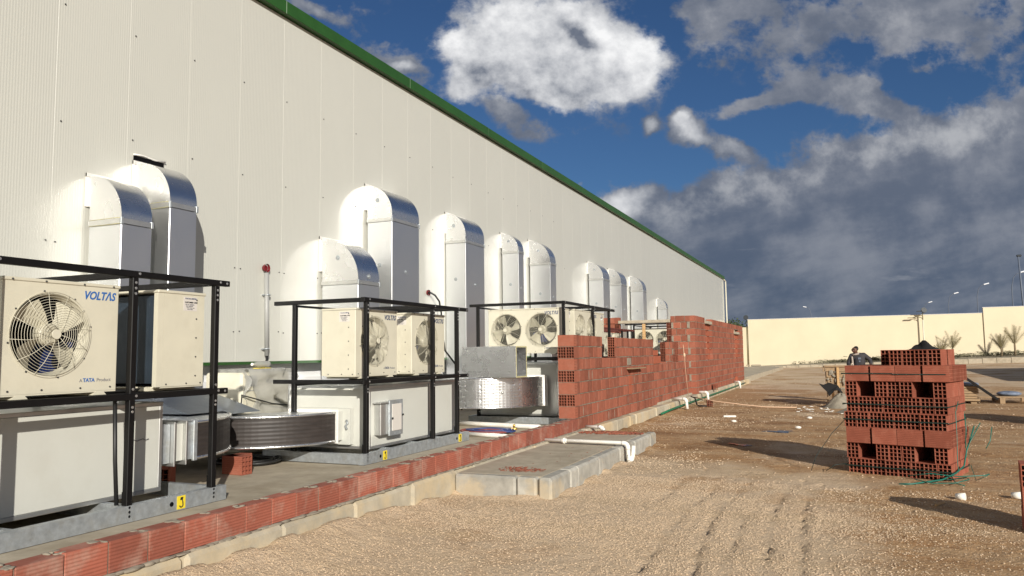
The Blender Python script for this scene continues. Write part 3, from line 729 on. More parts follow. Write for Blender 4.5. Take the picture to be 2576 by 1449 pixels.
dup(c2a, (-5.685, 9.52, LZ), 0, 'right cream unit of two on the second black frame, near the power cable')
c3a = condenser(1.47, [-0.36, 0.36], (-5.485, 13.46, 1.585), -math.pi/2, 'wide cream unit with two caged fans facing the camera on the third frame', rings=12, logo=M['navy'], spin=0.1)
dup(c3a, (-4.95, 14.62, 1.585), 0, 'wide two fan cream unit seen at a slant behind a post of the third frame')
dup(u1b, (-5.19, 15.66, 1.585), math.pi/2, 'sideways cream unit at the far end of the third frame, above the brick gap')
dup(c2a, (-6.44, 21.25, LZ), 0, 'cream unit under the dull red bar frame, left of its posts')
dup(c2a, (-6.44, 22.45, LZ), 0, 'cream unit under the dull red bar frame, nearest the cross wall')
dup(c3a, (-6.10, 27.2, 1.585), -math.pi/2, 'two fan cream unit seen through the window opening of the cross wall')

# ------------------------------------------------------------------ air handling units with their black frames
def hook_sign(root, y, x, z):
    b = MB(); b.bbox(x, x+0.003, y-0.045, y+0.045, z-0.055, z+0.055, 0.001); s = b.build('hook_sign', M['yellow'], root)
    b = MB(); b.prism([(y-0.014, z+0.020), (y+0.014, z+0.020), (y+0.019, z+0.043), (y-0.009, z+0.043)], lambda u, v, w_: (w_, u, v), x+0.0032, x+0.005)
    pts = [(x+0.0042, y+0.008, z+0.020), (x+0.0042, y+0.014, z+0.002)] + [(x+0.0042, y-0.002+0.018*math.cos(R(a)), z-0.022+0.018*math.sin(R(a))) for a in range(10, -175, -20)]
    b.tube(pts, 0.0052, 5); b.build('hook_symbol', M['blackprint'], s)
def ahu(label, xf, y0, y1, cab, posts, zl, zt, backs, over=0.32, bar='black', fl=0.30, bars=(), signs=(), bolt=True, splits=(), group='air handling units in the row along the warehouse'):
    """xf: front plane of the frame; cab = (x0, x1, y0, y1, z0, z1); posts: y of the front posts; backs: x of the rear posts"""
    t = thing('air_handling_unit', label, 'air handler', (xf-0.6, (y0+y1)/2, fl), 0, group)
    X0, X1, Y0, Y1, Z0, Z1 = cab
    b = MB(); e = 0.035
    ys = [Y0] + list(splits) + [Y1]
    for a, c in zip(ys, ys[1:]): b.bbox(X1-0.02, X1, a+e+0.002, c-e-0.002, Z0+e, Z1-e, 0.004)
    b.bbox(X0+e, X1-e-0.002, Y0, Y0+0.02, Z0+e, Z1-e, 0.004); b.bbox(X0+e, X1-e-0.002, Y1-0.02, Y1, Z0+e, Z1-e, 0.004)
    b.bbox(X0+0.01, X1-0.03, Y0+0.03, Y1-0.03, Z1-0.02, Z1-0.003, 0.004); b.box(X0, X0+0.02, Y0+e, Y1-e, Z0+e, Z1-e)
    b.build('casing', M['ahu'], t)
    b = MB()
    for x_ in (X0, X1-e):
        for y_ in [Y0, Y1-e] + ([s-e/2 for s in splits] if x_ != X0 else []): b.bbox(x_-0.001, x_+e+0.001, y_-0.001, y_+e+0.001, Z0+e, Z1-e, 0.004)
        for z_ in (Z0, Z1-e): b.bbox(x_-0.001, x_+e+0.001, Y0-0.001, Y1+0.001, z_, z_+e-0.001, 0.004)
    for y_ in (Y0, Y1-e):
        for z_ in (Z0, Z1-e): b.bbox(X0+e+0.002, X1-e-0.002, y_-0.001, y_+e+0.001, z_, z_+e-0.001, 0.004)
    b.build('corner_profile', M['alu'], t)
    b = MB()                                                  # channel base
    h0, h1 = fl+0.005, fl+0.135
    b.box(xf-0.004, xf, y0, y1, h0, h1); b.box(xf-0.07, xf-0.005, y0, y1, h1-0.005, h1); b.box(xf-0.07, xf-0.005, y0, y1, h0, h0+0.005)
    xr = X0-0.05
    b.box(xr, xr+0.004, y0, y1, h0, h1); b.box(xr+0.005, xr+0.07, y0, y1, h1-0.005, h1)
    for yy in np.arange(y0+0.02, y1, (y1-y0-0.1)/4):
        b.box(xr+0.071, xf-0.071, yy, yy+0.004, h0+0.006, h1-0.006); b.box(xr+0.071, xf-0.071, yy+0.0045, yy+0.06, h1-0.012, h1-0.007)
    b.box(xr+0.005, xf-0.005, y0, y0+0.004, h0+0.006, h1-0.006)
    b.build('base_frame', M['galv'], t)
    for yy in list(signs):
        b = MB(); b.disc((xf, yy-0.10, fl+0.07), (1,0,0), 0.02, 0.003, 12); b.build('lifting_hole', M['dark'], t)
        hook_sign(t, yy, xf+0.001, fl+0.07)
    bm = M[bar]; w = 0.055
    def beam(name, x0, x1, ya, yb, z0, z1): 
        q = MB(); q.bbox(x0, x1, ya, yb, z0, z1, 0.004); return q.build(name, bm, t)
    def bolts(o, ps):
        for p in ps: q = MB(); q.disc(p, (1,0,0), 0.011, 0.004, 8); q.build('bolt', M['alu'], o)
    for k, yy in enumerate(posts):
        o = beam('post', xf-w-0.002, xf-0.004, yy-w/2, yy+w/2, fl+0.03, zt-0.029)
        if bolt: bolts(o, [(xf-0.004, yy, fl+0.05+q) for q in (0, 0.035, 0.07)] + [(xf-0.004, yy, zl+q) for q in (-0.12, -0.085, 0.06)] + [(xf-0.004, yy, zt-0.07-q) for q in (0, 0.045, 0.09)])
        q = MB(); q.box(xf-0.07, xf-0.066, yy-0.02, yy+0.06, fl+0.136, fl+0.24); q.build('gusset', bm, t)
    yb = sorted(posts); ye = y1
    for yy in posts if len(bars) == 0 else bars:
        for xb in backs: 
            beam('post', xb-w/2, xb+w/2, yy-w/2+0.001, yy+w/2-0.001, fl+0.03, zt-0.029)
        for zz in (zl, zt): beam('rail', min(backs)-over, xf-w-0.004, yy-0.028, yy+0.028, zz-0.027, zz+0.025)
    for zz in (zl, zt):
        o = beam('rail', xf-0.052, xf, y0-0.0, ye, zz-0.026, zz+0.026)
        bolts(o, [(xf, yy+0.03, zz+0.005) for yy in posts] + [(xf, ye-0.04, zz)])
        for xb in backs: beam('rail', xb-0.026, xb+0.026, y0+0.06, ye-0.03, zz-0.0545, zz-0.0285)
    # cross bars that carry the fan units
    for x_ in (xf-0.20, xf-0.46): beam('rail', x_-0.02, x_+0.02, y0+0.07, ye-0.04, zl-0.022, zl+0.024)
    return t
a1 = ahu('nearest air handler, cut by the left photo edge under the nearest fan unit', -5.25, 1.6, 5.45, (-6.75, -5.60, 2.2, 5.03, 0.43, 1.215), (3.285, 4.416, 5.30), 1.295, 2.29, (-6.40,), signs=(4.93,))
b = MB(); b.tube([(-5.31, 4.30, 1.27), (-5.30, 4.31, 0.8), (-5.30, 4.335, 0.45)], 0.016, 8); b.build('drain_tube', M['cable'], a1)
q = MB(); q.tube([(-5.596, 4.70+0.03*i, 0.90+0.008*math.sin(i*2.1)) for i in range(7)], 0.004, 4); q.build('scuff_mark', M['greyprint'], a1)
a2 = ahu('second air handler, with a silver damper hatch on its front panel', -5.25, 7.64, 10.42, (-6.72, -5.44, 8.04, 10.38, 0.435, 1.225), (7.73, 9.36, 10.09), 1.285, 2.285, (-6.36,), signs=(8.0+0.1, 10.12), splits=(9.56,))
a3 = ahu('third air handler behind the first brick pier, with a shiny round duct at its end', -4.62, 13.08, 16.5, (-6.55, -4.86, 13.38, 16.3, 0.435, 1.42), (13.12, 14.93, 16.1), 1.50, 2.54, (-6.40,), over=0.17)
a4 = ahu('air handler with dull red top bars standing before the cross wall', -6.04, 19.5, 23.85, (-7.5, -6.2, 19.8, 23.5, 0.435, 1.22), (20.3, 22.4, 23.08, 23.7), 1.295, 2.29, (-7.1,), bar='redbar', bolt=False)
a5 = ahu('air handler behind the cross wall window, only its upper frame in view', -5.05, 26.6, 29.4, (-6.6, -5.2, 26.9, 29.2, 0.435, 1.42), (26.65, 29.2), 1.50, 2.60, (-6.78,), bolt=False)
for o in KIDS(a4):
    if o.name.startswith('post'): o.data.materials[0] = M['black']
# damper hatch on the front of the second unit
b = MB(); X = -5.44
b.bbox(X+0.0, X+0.10, 8.14, 8.44, 0.60, 0.99, 0.006); hb = b.build('damper_box', M['alu'], a2)
b = MB(); b.bbox(X+0.101, X+0.13, 8.30, 8.62, 0.58, 1.03, 0.005); b.build('damper_frame', M['galv'], hb)
b = MB(); b.bbox(X+0.131, X+0.14, 8.35, 8.57, 0.64, 0.98, 0.003); b.build('filter_panel', M['sticker'], hb)
for z in (0.80, 0.83):
    b = MB(); b.bbox(X+0.141, X+0.152, 8.33 if z < 0.81 else 8.58, 8.36 if z < 0.81 else 8.61, z-0.012, z+0.012, 0.002); b.build('latch', M['blackprint'], hb)
b = MB(); b.bbox(X+0.0, X+0.12, 8.10, 8.46, 0.995, 1.01, 0.003); b.build('damper_cap', M['alu'], hb)

# ------------------------------------------------------------------ curved ducts lying between the units
def bend(b, cx, cy, ri, ro, a0, a1, z0, z1, n=22, mo=0, mt=1):
    P = lambda r, a, z: (cx+r*math.cos(R(a)), cy+r*math.sin(R(a)), z)
    for i in range(n):
        a, c = a0+(a1-a0)*i/n, a0+(a1-a0)*(i+1)/n
        b.add([P(ro,a,z0), P(ro,c,z0), P(ro,c,z1), P(ro,a,z1)], [(0,1,2,3)], mo, True)
        b.add([P(ri,a,z0), P(ri,c,z0), P(ri,c,z1), P(ri,a,z1)], [(3,2,1,0)], mo, True)
        b.add([P(ri,a,z1), P(ro,a,z1), P(ro,c,z1), P(ri,c,z1)], [(0,1,2,3)], mt)
        b.add([P(ri,a,z0), P(ro,a,z0), P(ro,c,z0), P(ri,c,z0)], [(3,2,1,0)], mt)
def edge(b, cx, cy, r, a0, a1, z, rad, n=26): b.tube([(cx+r*math.cos(R(a0+(a1-a0)*i/n)), cy+r*math.sin(R(a0+(a1-a0)*i/n)), z) for i in range(n+1)], rad, 6)
e1 = thing('curved_duct', 'smaller dark drum shaped duct bend at the end of the nearest air handler', 'duct bend', (-6.2, 5.6, 0.32), 0, 'foil duct bends between the air handlers')
cx, cy, ro, ri, z0, z1 = -6.78, 5.42, 1.15, 0.45, 0.66, 1.00
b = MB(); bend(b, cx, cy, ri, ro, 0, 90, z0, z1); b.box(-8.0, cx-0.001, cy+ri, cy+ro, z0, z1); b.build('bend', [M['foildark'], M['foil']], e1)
b = MB(); edge(b, cx, cy, ro, 0, 90, z1-0.004, 0.016); edge(b, cx, cy, ro, 0, 90, z0+0.004, 0.016); b.build('taped_edge', M['foilshiny'], e1)
b = MB(); b.box(cx+ri+0.02, cx+ro-0.02, 5.04, 5.16, z0-0.01, z1); b.build('spigot', M['galv'], e1)
b = MB(); b.bbox(cx+ri-0.03, cx+ro+0.03, 5.165, 5.18, z0-0.04, z1+0.02, 0.002); b.bbox(cx+ri-0.03, cx+ro+0.03, 5.30, 5.315, z0-0.04, z1+0.02, 0.002); b.build('flange', M['alu'], e1)
b = MB(); b.box(cx+ri+0.01, cx+ro-0.01, 5.182, 5.298, z0, z1-0.005); b.build('neck', M['ahu'], e1)
b = MB(); b.box(cx+ri+0.015, cx+ro-0.004, 5.317, 5.405, z0, z1-0.002); b.build('neck', M['galv'], e1)
b = MB(); b.bbox(cx+ro-0.01, cx+ro+0.02, 5.40, 5.45, z0-0.02, z1+0.02, 0.006); b.build('tape_strip', M['galv'], e1)
b = MB(); b.add([(-6.2,5.9,1.02),(-6.2,6.5,1.02),(-7.5,6.5,1.36),(-7.5,5.9,1.36),(-7.5,5.9,1.01),(-7.5,6.5,1.01)], [(0,1,2,3),(0,3,4),(1,5,2),(3,2,5,4),(0,4,5,1)]); b.box(-7.9,-7.501,5.9,6.5,1.01,1.40); b.build('sloped_hood', M['hood'], e1)
e2 = thing('curved_duct', 'large dark duct bend with bright taped rims at the end of the second air handler', 'duct bend', (-6.4, 7.4, 0.32), 0, 'foil duct bends between the air handlers')
cx, cy, ro, ri, z0, z1 = -6.86, 7.80, 1.08, 0.36, 0.555, 0.905
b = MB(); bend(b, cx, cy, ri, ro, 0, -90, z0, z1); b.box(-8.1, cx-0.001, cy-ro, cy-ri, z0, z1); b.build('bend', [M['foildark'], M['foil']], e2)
b = MB(); edge(b, cx, cy, ro, 0, -90, z1-0.002, 0.017); edge(b, cx, cy, ro, 0, -90, z0+0.002, 0.017); b.build('taped_edge', M['foilshiny'], e2)
b = MB(); b.bbox(cx+ri-0.02, cx+ro+0.03, 7.81, 7.83, z0-0.03, z1+0.035, 0.003); b.build('white_flange', M['foam'], e2)
b = MB(); b.box(cx+ri+0.01, cx+ro-0.005, 7.832, 7.95, z0, z1); b.bbox(cx+ri-0.06, cx+ro+0.10, 7.955, 8.03, z0-0.06, z1+0.04, 0.003); b.build('spigot', M['ahu'], e2)
b = MB(); b.tube([(cx+ro+0.06, 7.945, 0.80), (cx+ro+0.09, 7.93, 0.76), (cx+ro+0.05, 7.94, 0.73), (cx+ro+0.08, 7.93, 0.69)], 0.014, 6); b.build('damper_lever', M['galv'], e2)
b = MB(); b.add([(-6.6,6.74,0.94),(-6.6,7.4,0.94),(-7.6,7.4,1.22),(-7.6,6.74,1.22),(-7.6,6.74,0.92),(-7.6,7.4,0.92)], [(0,1,2,3),(0,3,4),(1,5,2),(3,2,5,4),(0,4,5,1)]); b.build('sloped_hood', M['hood'], e2)
e3 = thing('curved_duct', 'shiny dimpled foil duct bend with a glaring sun streak beside the brick pier', 'duct bend', (-5.9, 12.6, 0.32), 0, 'foil duct bends between the air handlers')
cx, cy, ro, ri, z0, z1 = -6.22, 13.0, 1.12, 0.35, 0.665, 1.175
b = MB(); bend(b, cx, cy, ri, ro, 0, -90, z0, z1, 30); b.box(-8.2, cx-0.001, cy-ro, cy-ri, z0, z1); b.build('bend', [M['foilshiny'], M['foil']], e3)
b = MB(); edge(b, cx, cy, ro, 0, -90, z1, 0.012); edge(b, cx, cy, ro, 0, -90, z0, 0.012); b.build('taped_edge', M['foilelbow'], e3)
b = MB(); b.box(cx+ri, cx+ro, 13.002, 13.2, z0, z1); b.build('straight_end', M['foilelbow'], e3)
b = MB(); b.bbox(cx+ri-0.02, cx+ro+0.025, 13.20, 13.225, z0-0.03, z1+0.03, 0.004); b.bbox(cx+ri-0.04, cx+ro+0.05, 13.27, 13.29, z0-0.04, z1+0.01, 0.004); b.box(cx+ri, cx+ro-0.01, 13.226, 13.37, z0, z1-0.02); b.build('flange', M['foam'], e3)
b = MB(); a_ = -48; px, py = cx+ro*math.cos(R(a_)), cy+ro*math.sin(R(a_)); ax_ = (math.cos(R(a_)), math.sin(R(a_)), 0)
washer(b, (px, py, 0.93), ax_); b.ball((px, py, 0.93), 0.03, 0, 10, 6); b.build('washer', M['alu'], e3)
# open foil box lying on the bend
bx = thing('foil_box', 'open ended dimpled foil duct piece lying on the shiny duct bend', 'duct piece', (-5.65, 12.3, 1.19))
b = MB(); x0, x1, y0, y1, z0, z1 = -6.19, -5.14, 12.02, 12.50, 1.192, 1.735; t_ = 0.022
b.bbox(x0, x1, y0, y0+t_, z0, z1, 0.004); b.bbox(x0, x1, y1-t_, y1, z0, z1, 0.004); b.box(x0+0.002, x1-0.002, y0+t_, y1-t_, z0, z0+t_); b.box(x0+0.002, x1-0.002, y0+t_, y1-t_, z1-t_, z1-0.001)
b.build('foil_board', M['foilshiny'], bx)
b = MB()
for (ya, yb, za, zb) in ((y0, y0+t_, z0, z1), (y1-t_, y1, z0, z1), (y0+t_, y1-t_, z1-t_, z1-0.001), (y0+t_, y1-t_, z0, z0+t_)): b.box(x1-0.0005, x1+0.003, ya, yb, za, zb)
b.build('foam_core_edge', M['yfoam'], bx)

# ------------------------------------------------------------------ hollow clay bricks
def hollow(b, M4, L_=0.292, w=0.15, h=0.20, nx=3, nz=4, mi=0):
    """brick with its long axis along local Y, holes running right through; the origin is a bottom corner"""
    def cuts(tot, n):
        web = 0.0072; c = (tot-(n+1)*web)/n; out = [0]
        for i in range(n): out += [out[-1]+web, out[-1]+web+c]
        return out+[tot]
    xs, zs = cuts(w, nx), cuts(h, nz); nX, nZ = len(xs), len(zs)
    vs = [(x, y, z) for y in (0, L_) for z in zs for x in xs]
    I = lambda k, j, i: k*nX*nZ+j*nX+i
    fs = []
    for j in range(nZ-1):
        for i in range(nX-1):
            if i % 2 == 1 and j % 2 == 1:
                fs += [(I(0,j,i),I(1,j,i),I(1,j,i+1),I(0,j,i+1)), (I(0,j+1,i),I(0,j+1,i+1),I(1,j+1,i+1),I(1,j+1,i)),
                       (I(0,j,i),I(0,j+1,i),I(1,j+1,i),I(1,j,i)), (I(0,j,i+1),I(1,j,i+1),I(1,j+1,i+1),I(0,j+1,i+1))]
            else:
                fs += [(I(0,j,i),I(0,j,i+1),I(0,j+1,i+1),I(0,j+1,i)), (I(1,j,i),I(1,j+1,i),I(1,j+1,i+1),I(1,j,i+1))]
    for i in range(nX-1): fs += [(I(0,0,i),I(1,0,i),I(1,0,i+1),I(0,0,i+1)), (I(0,nZ-1,i),I(0,nZ-1,i+1),I(1,nZ-1,i+1),I(1,nZ-1,i))]
    for j in range(nZ-1): fs += [(I(0,j,0),I(0,j+1,0),I(1,j+1,0),I(1,j,0)), (I(0,j,nX-1),I(1,j,nX-1),I(1,j+1,nX-1),I(0,j+1,nX-1))]
    b.add(vs, fs, mi, False, M4)
T = Matrix.Translation
RZ = lambda a: Matrix.Rotation(a, 4, 'Z')
RX = lambda a: Matrix.Rotation(a, 4, 'X')
CH = 0.21                                                # course height
def course(b, mb, y0, y1, k, x=0.0, w=0.15, jitter=0.006, lens=(0.29, 0.29, 0.28, 0.2), gap=0.015, off=0.0, mat_=0, axis='Y', base=0.0):
    """one course of bricks along local Y (or X) with the outer face at x; mb gets the mortar"""
    y = y0
    first = True
    while y < y1-0.02:
        L_ = rnd.choice(lens)
        if first and off: L_ = off
        first = False
        e = min(y+L_, y1); b.tint = rnd.random(); j = rnd.uniform(-jitter, jitter*0.6); dz = rnd.uniform(-0.003, 0.003)
        if e-y > 0.03:
            if axis == 'Y': b.bbox(x-w, x+j, y, e, base+k*CH+0.007+dz, base+k*CH+0.199+dz, 0.004, mat_)
            else: b.bbox(y, e, x-j, x+w, base+k*CH+0.007+dz, base+k*CH+0.199+dz, 0.004, mat_)
        y += L_+gap
    if mb is not None:
        if axis == 'Y': mb.box(x-w+0.010, x-0.011, y0+0.006, y1-0.006, base+k*CH-0.008, base+k*CH+0.1985)
        else: mb.box(y0+0.006, y1-0.006, x+0.011, x+w-0.010, base+k*CH-0.008, base+k*CH+0.1985)
def smear(b, n, f):                                      # ragged beads of mortar
    for _ in range(n):
        p, s = f(); k = 7
        b.ball(p, 1.0, 0, 7, 4, s)

# the low wall of one course along the apron
lw = thing('low_brick_wall', 'single course of ribbed red bricks on edge along the concrete kerb', 'brick wall', (-4.33, 7, 0.25))
b, mb = MB(), MB()
y = 1.96
while y < 12.6:
    b.tint = rnd.random(); j = rnd.uniform(-0.004, 0.003); dz = rnd.uniform(-0.004, 0.004)
    b.bbox(-4.41, -4.262+j, y, y+0.288, 0.256+dz, 0.455+dz, 0.004); y += 0.298
b.build('brickwork', M['brickr'], lw)
mb.box(-4.402, -4.273, 1.97, 12.62, 0.246, 0.449)
y = 1.96
for i in range(36):
    yy = 1.95+0.298*i+0.149*0
    smear(mb, 5, lambda: ((rnd.uniform(-4.40,-4.28), yy-0.004+rnd.uniform(-0.03,0.03)*1.2, 0.456+rnd.uniform(-0.004,0.003)), (rnd.uniform(0.015,0.045), rnd.uniform(0.01,0.05), rnd.uniform(0.004,0.009))))
    smear(mb, 1, lambda: ((-4.268, yy-0.004, 0.35), (0.003, 0.005, 0.10)))
for i in range(260):
    yy = rnd.uniform(2, 12.6)
    smear(mb, 1, lambda: ((rnd.uniform(-4.262,-4.235), yy, 0.252), (rnd.uniform(0.012,0.03), rnd.uniform(0.03,0.11), rnd.uniform(0.006,0.016))))
mb.build('mortar', M['mortar'], lw)

# the first long wall, with gaps of unfinished courses
wa = thing('brick_wall', 'unfinished long wall of red hollow bricks with two gaps in its upper courses', 'brick wall', (-4.30, 12.65, 0.25), math.atan2(0.16, 11.4))
b, mb = MB(), MB()
yA = lambda y: y-12.65
spans = [[(0.31, 11.9)]] + [[(0.31, 11.9)]]*4 + [[(0.31, yA(20.1))]] + [[(0.31, yA(14.45)), (yA(15.55), yA(19.2))]]*2
for k, ss in enumerate(spans):
    for (s0_, s1_) in ss:
        if k == 0: course(b, mb, 0.0, s1_, k)
        else:
            course(b, mb, s0_ + (0.0 if s0_ > 1 else 0), s1_, k, off=(0.14 if k % 2 else 0.26), lens=(0.29, 0.29, 0.29, 0.2))
for k in range(1, 8):                                   # the end pier and the toothed ends: open brick ends
    z = k*CH+0.003; b.tint = rnd.random()
    if k % 2 == 1:
        b.tint = 0.75
        hollow(b, T((0.0, 0.0, z)) @ RZ(math.pi/2), L_=0.30, mi=0)
        b.tint = rnd.random(); b.bbox(-0.15, -0.001, 0.156, 0.305, z, z+0.198, 0.003)
    else:
        hollow(b, T((-0.15, 0.0, z))); b.tint = rnd.random(); hollow(b, T((-0.304, 0.0, z)))
    mb.box(-0.295, -0.008, 0.006, 0.29, z-0.008, z-0.0005)
for k in (6, 7):
    b.tint = rnd.random(); hollow(b, T((-0.15, yA(15.40), k*CH+0.003)), L_=0.145)
b.build('brickwork', M['brick'], wa, local=True)
for i in range(200):
    k = rnd.randint(1, 7); y = rnd.uniform(0.3, 11.4 if k < 5 else 6.4)
    if k > 5 and 1.75 < y < 2.9: continue
    smear(mb, 1, lambda: ((-0.002, y, k*CH-0.001), (0.006, rnd.uniform(0.03,0.14), rnd.uniform(0.004,0.009))))
mb.bbox(-0.12, 0.004, yA(16.45), yA(16.80), 5*CH+0.02, 6*CH-0.03, 0.004)
for y in np.arange(0.4, 11.4, 0.37): smear(mb, 1, lambda: ((0.0, y+rnd.uniform(-0.1,0.1), rnd.randint(0,4)*CH+0.1), (0.004, rnd.uniform(0.006,0.018), 0.09)))
mb.build('mortar', M['mortar'], wa, local=True)
b = MB(); b.tint = 0.5
b.bbox(-0.15, 0.006, yA(19.2)+0.01, yA(20.05), 5*CH+0.004, 5*CH+0.20, 0.003); b.bbox(-0.15, 0.002, yA(19.2)+0.01, yA(19.75), 6*CH+0.004, 6*CH+0.14, 0.003)
for yy, z in ((yA(16.55), 2*CH+0.004), (yA(16.55), 3*CH+0.004)): b.bbox(-0.10, 0.005, yy, yy+0.26, z, z+0.2, 0.003)
b.build('smooth_bricks', M['brickorange'], wa, local=True)
b = MB(); b.box(0.004, 0.16, yA(16.36), yA(17.6), 0.985, 1.005, 0, T((0,0,0))); o = b.build('board', M['woodgrey'], wa, local=True)
for yy in (16.55, 16.9):
    b = MB(); b.tube([(0.0, yA(yy), 0.985), (0.12, yA(yy)+0.05, 0.985)], 0.014, 6); b.build('peg', M['woodgrey'], wa, local=True)

# cross wall with the window opening and the far wall
wx = thing('brick_wall', 'red brick cross wall with a lintel over its open window and grey mortar patches', 'brick wall', (-5.5, 24.5, 0.25))
b, mb = MB(), MB(); X = lambda x: x+5.5
for k in range(12):
    xl = -5.02 if k == 11 else (-5.15 if k >= 8 else -5.38)
    if k < 5: xl = -8.1
    course(b, mb, X(xl)+(0.16 if 5 <= k < 11 else 0), X(-4.40), k, axis='X', x=0.0, w=0.2, off=(0.14 if k % 2 else 0.29))
    if 5 <= k < 11: b.tint = rnd.random(); hollow(b, T((X(xl), -0.004, k*CH+0.003)), L_=0.2)
    if 5 <= k < 8: b.tint = rnd.random(); hollow(b, T((X(-4.955), -0.02, k*CH+0.003)), L_=0.018)
    if k >= 5:
        course(b, mb, X(-8.1), X(-6.72)-0.16, k, axis='X', x=0.0, w=0.2, off=(0.14 if k % 2 else 0.29))
        b.tint = rnd.random(); hollow(b, T((X(-6.72)-0.155, -0.004, k*CH+0.003)), L_=0.2)
    if k == 11: course(b, mb, X(-7.2), X(-6.72), k, axis='X', x=0.0, w=0.2)
b.build('brickwork', M['brick'], wx, local=True)
for k in range(0, 12, 2):
    if k: mb.bbox(X(-4.48)+rnd.uniform(-0.02,0.02), X(-4.405), -0.006, 0.03, k*CH+0.01, k*CH+0.20, 0.004)
    if k in (6, 8, 10): mb.bbox(X(-5.0), X(-4.93), -0.006, 0.03, k*CH+0.01, k*CH+0.19, 0.004)
for i in range(70): smear(mb, 1, lambda: ((X(rnd.uniform(-5.1,-4.42)), -0.001, rnd.randint(1,11)*CH-0.002), (rnd.uniform(0.03,0.12), 0.005, rnd.uniform(0.005,0.01))))
mb.build('mortar', M['mortar'], wx, local=True)
b = MB(); b.bbox(X(-6.76), X(-5.03), -0.03, 0.21, 11*CH-0.025+0.02, 11*CH+0.095, 0.01); b.build('lintel', M['concrete'], wx, local=True)
wb = thing('brick_wall', 'tall far brick wall with two bricked up window recesses facing the yard', 'brick wall', (-4.25, 24.5, 0.25))
b, mb, ob, lb = MB(), MB(), MB(), MB(); Y = lambda y: y-24.5
rec = [(26.57, 28.0, 5, 11), (34.25, 36.0, 5, 10)]
for k in range(12):
    xs_ = [0.0]
    for (r0, r1, k0, k1) in rec:
        if k0 <= k < k1: xs_ += [Y(r0), Y(r1)]
        elif k == k1 and k < 12: xs_ += [Y(r0), Y(r1)]
    xs_.append(Y(37.45))
    for i in range(0, len(xs_), 2):
        a_, c_ = xs_[i], xs_[i+1]
        if k == 11 and a_ == 0.0: c_ = min(c_, Y(26.5))
        course(b, mb, a_, c_, k, w=0.2, off=(0.15 if (k % 2) and i == 0 else 0), lens=(0.29, 0.29, 0.22))
    for (r0, r1, k0, k1) in rec:
        if k0 <= k < k1: course(ob, None, Y(r0), Y(r1), k, x=-0.09, w=0.1)
b.tint = 0.6
course(b, mb, Y(27.1), Y(34.2), 11, w=0.2) if False else None
for yy, k in ((26.85, 11), (35.2, 11)): b.tint = 0.4; hollow(b, T((-0.18, Y(yy), k*CH+0.01)), L_=0.25, h=0.12)
for kk in (1, 2): b.tint = 0.3; hollow(b, T((0.012, Y(30.2), kk*CH+0.003)) @ RZ(math.pi/2), L_=0.01, w=0.15)
b.build('brickwork', M['brick'], wb, local=True)
ob.build('recess_bricks', M['brickorange'], wb, local=True)
for (r0, r1, k0, k1) in rec: lb.bbox(-0.19, 0.015, Y(r0)-0.1, Y(r1)+0.05, k1*CH+0.005, k1*CH+0.11, 0.008)
lb.build('lintel', M['concrete'], wb, local=True)
for i in range(230): smear(mb, 1, lambda: ((-0.001, Y(rnd.uniform(24.6,37.3)), rnd.randint(1,11)*CH-0.002), (0.006, rnd.uniform(0.05,0.25), rnd.uniform(0.006,0.011))))
for k in range(1, 12): mb.box(-0.1, -0.002, Y(24.55), Y(37.4) if k < 5 else Y(26.5), k*CH-0.009, k*CH+0.003)
mb.build('mortar', M['mortar'], wb, local=True)

# string line and timber prop
b = MB(); b.tube([(-4.40, 23.26, 1.82), (-4.39, 23.30, 1.55), (-4.37, 23.40, 0.9), (-4.34, 23.5, 0.26)], 0.007, 5); b.ball((-4.385, 23.31, 1.5), 0.06, 0, 7, 5, (0.6,0.8,1.2))
solo(b.build('string_line', M['rope']), 'pale string tied down the end of the long brick wall', 'string')
b = MB(); b.tube([(-4.1, 22.9, 0.26), (-3.4, 22.5, 0.17), (-2.6, 22.5, 0.08), (-2.0, 22.45, 0.03), (-1.2, 22.6, 0.02)], 0.014, 6)
solo(b.build('rope', M['rope']), 'pale rope running from the kerb out over the ground', 'rope')
b = MB(); b.bbox(-5.93, -5.83, 24.40, 24.45, 1.31, 2.53, 0.004); solo(b.build('timber_prop', M['wood']), 'pale timber prop standing under the concrete lintel', 'timber')
b = MB(); hollow(b, T((-4.18, 27.4, 0.248)) @ RZ(0.2), L_=0.24); solo(b.build('loose_brick', M['brickloose']), 'hollow brick standing on the kerb against the tall far wall', 'brick')
b = MB(); hollow(b, T((-3.62, 22.55, float(gh(-3.5,22.7))-0.01)) @ RZ(0.25)); solo(b.build('loose_brick', M['brickloose']), 'hollow brick lying on the ground by the kerb and the rope', 'brick')
b = MB(); b.bbox(-4.24, -4.15, 33.9, 34.2, 0.246, 0.5, 0.006); solo(b.build('loose_brick', M['brickorange']), 'smooth brick leaning at the far foot of the tall wall', 'brick')
# bricks that carry the first bend
for k, (x, y, z, rz, lab) in enumerate(((-6.40, 6.60, 0.303, 0.08, 'hollow brick on the concrete under the curved foil ducts, lower of two'), (-6.42, 6.62, 0.508, 0.03, 'hollow brick under the curved foil ducts, on top of another'), (-6.3, 5.55, 0.303, 0.6, 'hollow brick deep in shade beneath the nearest curved duct'))):
    if k == 1: continue
    b = MB(); hollow(b, T((x, y, z)) @ RZ(rz)); 
    if k == 0: hollow(b, T((x-0.01, y, z+0.201)) @ RZ(rz)) if False else None
    solo(b.build('loose_brick', M['brickloose']), lab.replace(', lower of two', ''), 'brick', 'bricks propping the curved ducts')
b = MB(); hollow(b, T((-6.12, 6.58, 0.303)) @ RZ(math.pi/2-0.05), L_=0.30); solo(b.build('loose_brick', M['brickloose']), 'sunlit hollow brick whose holes face the yard under the curved duct', 'brick', 'bricks propping the curved ducts')

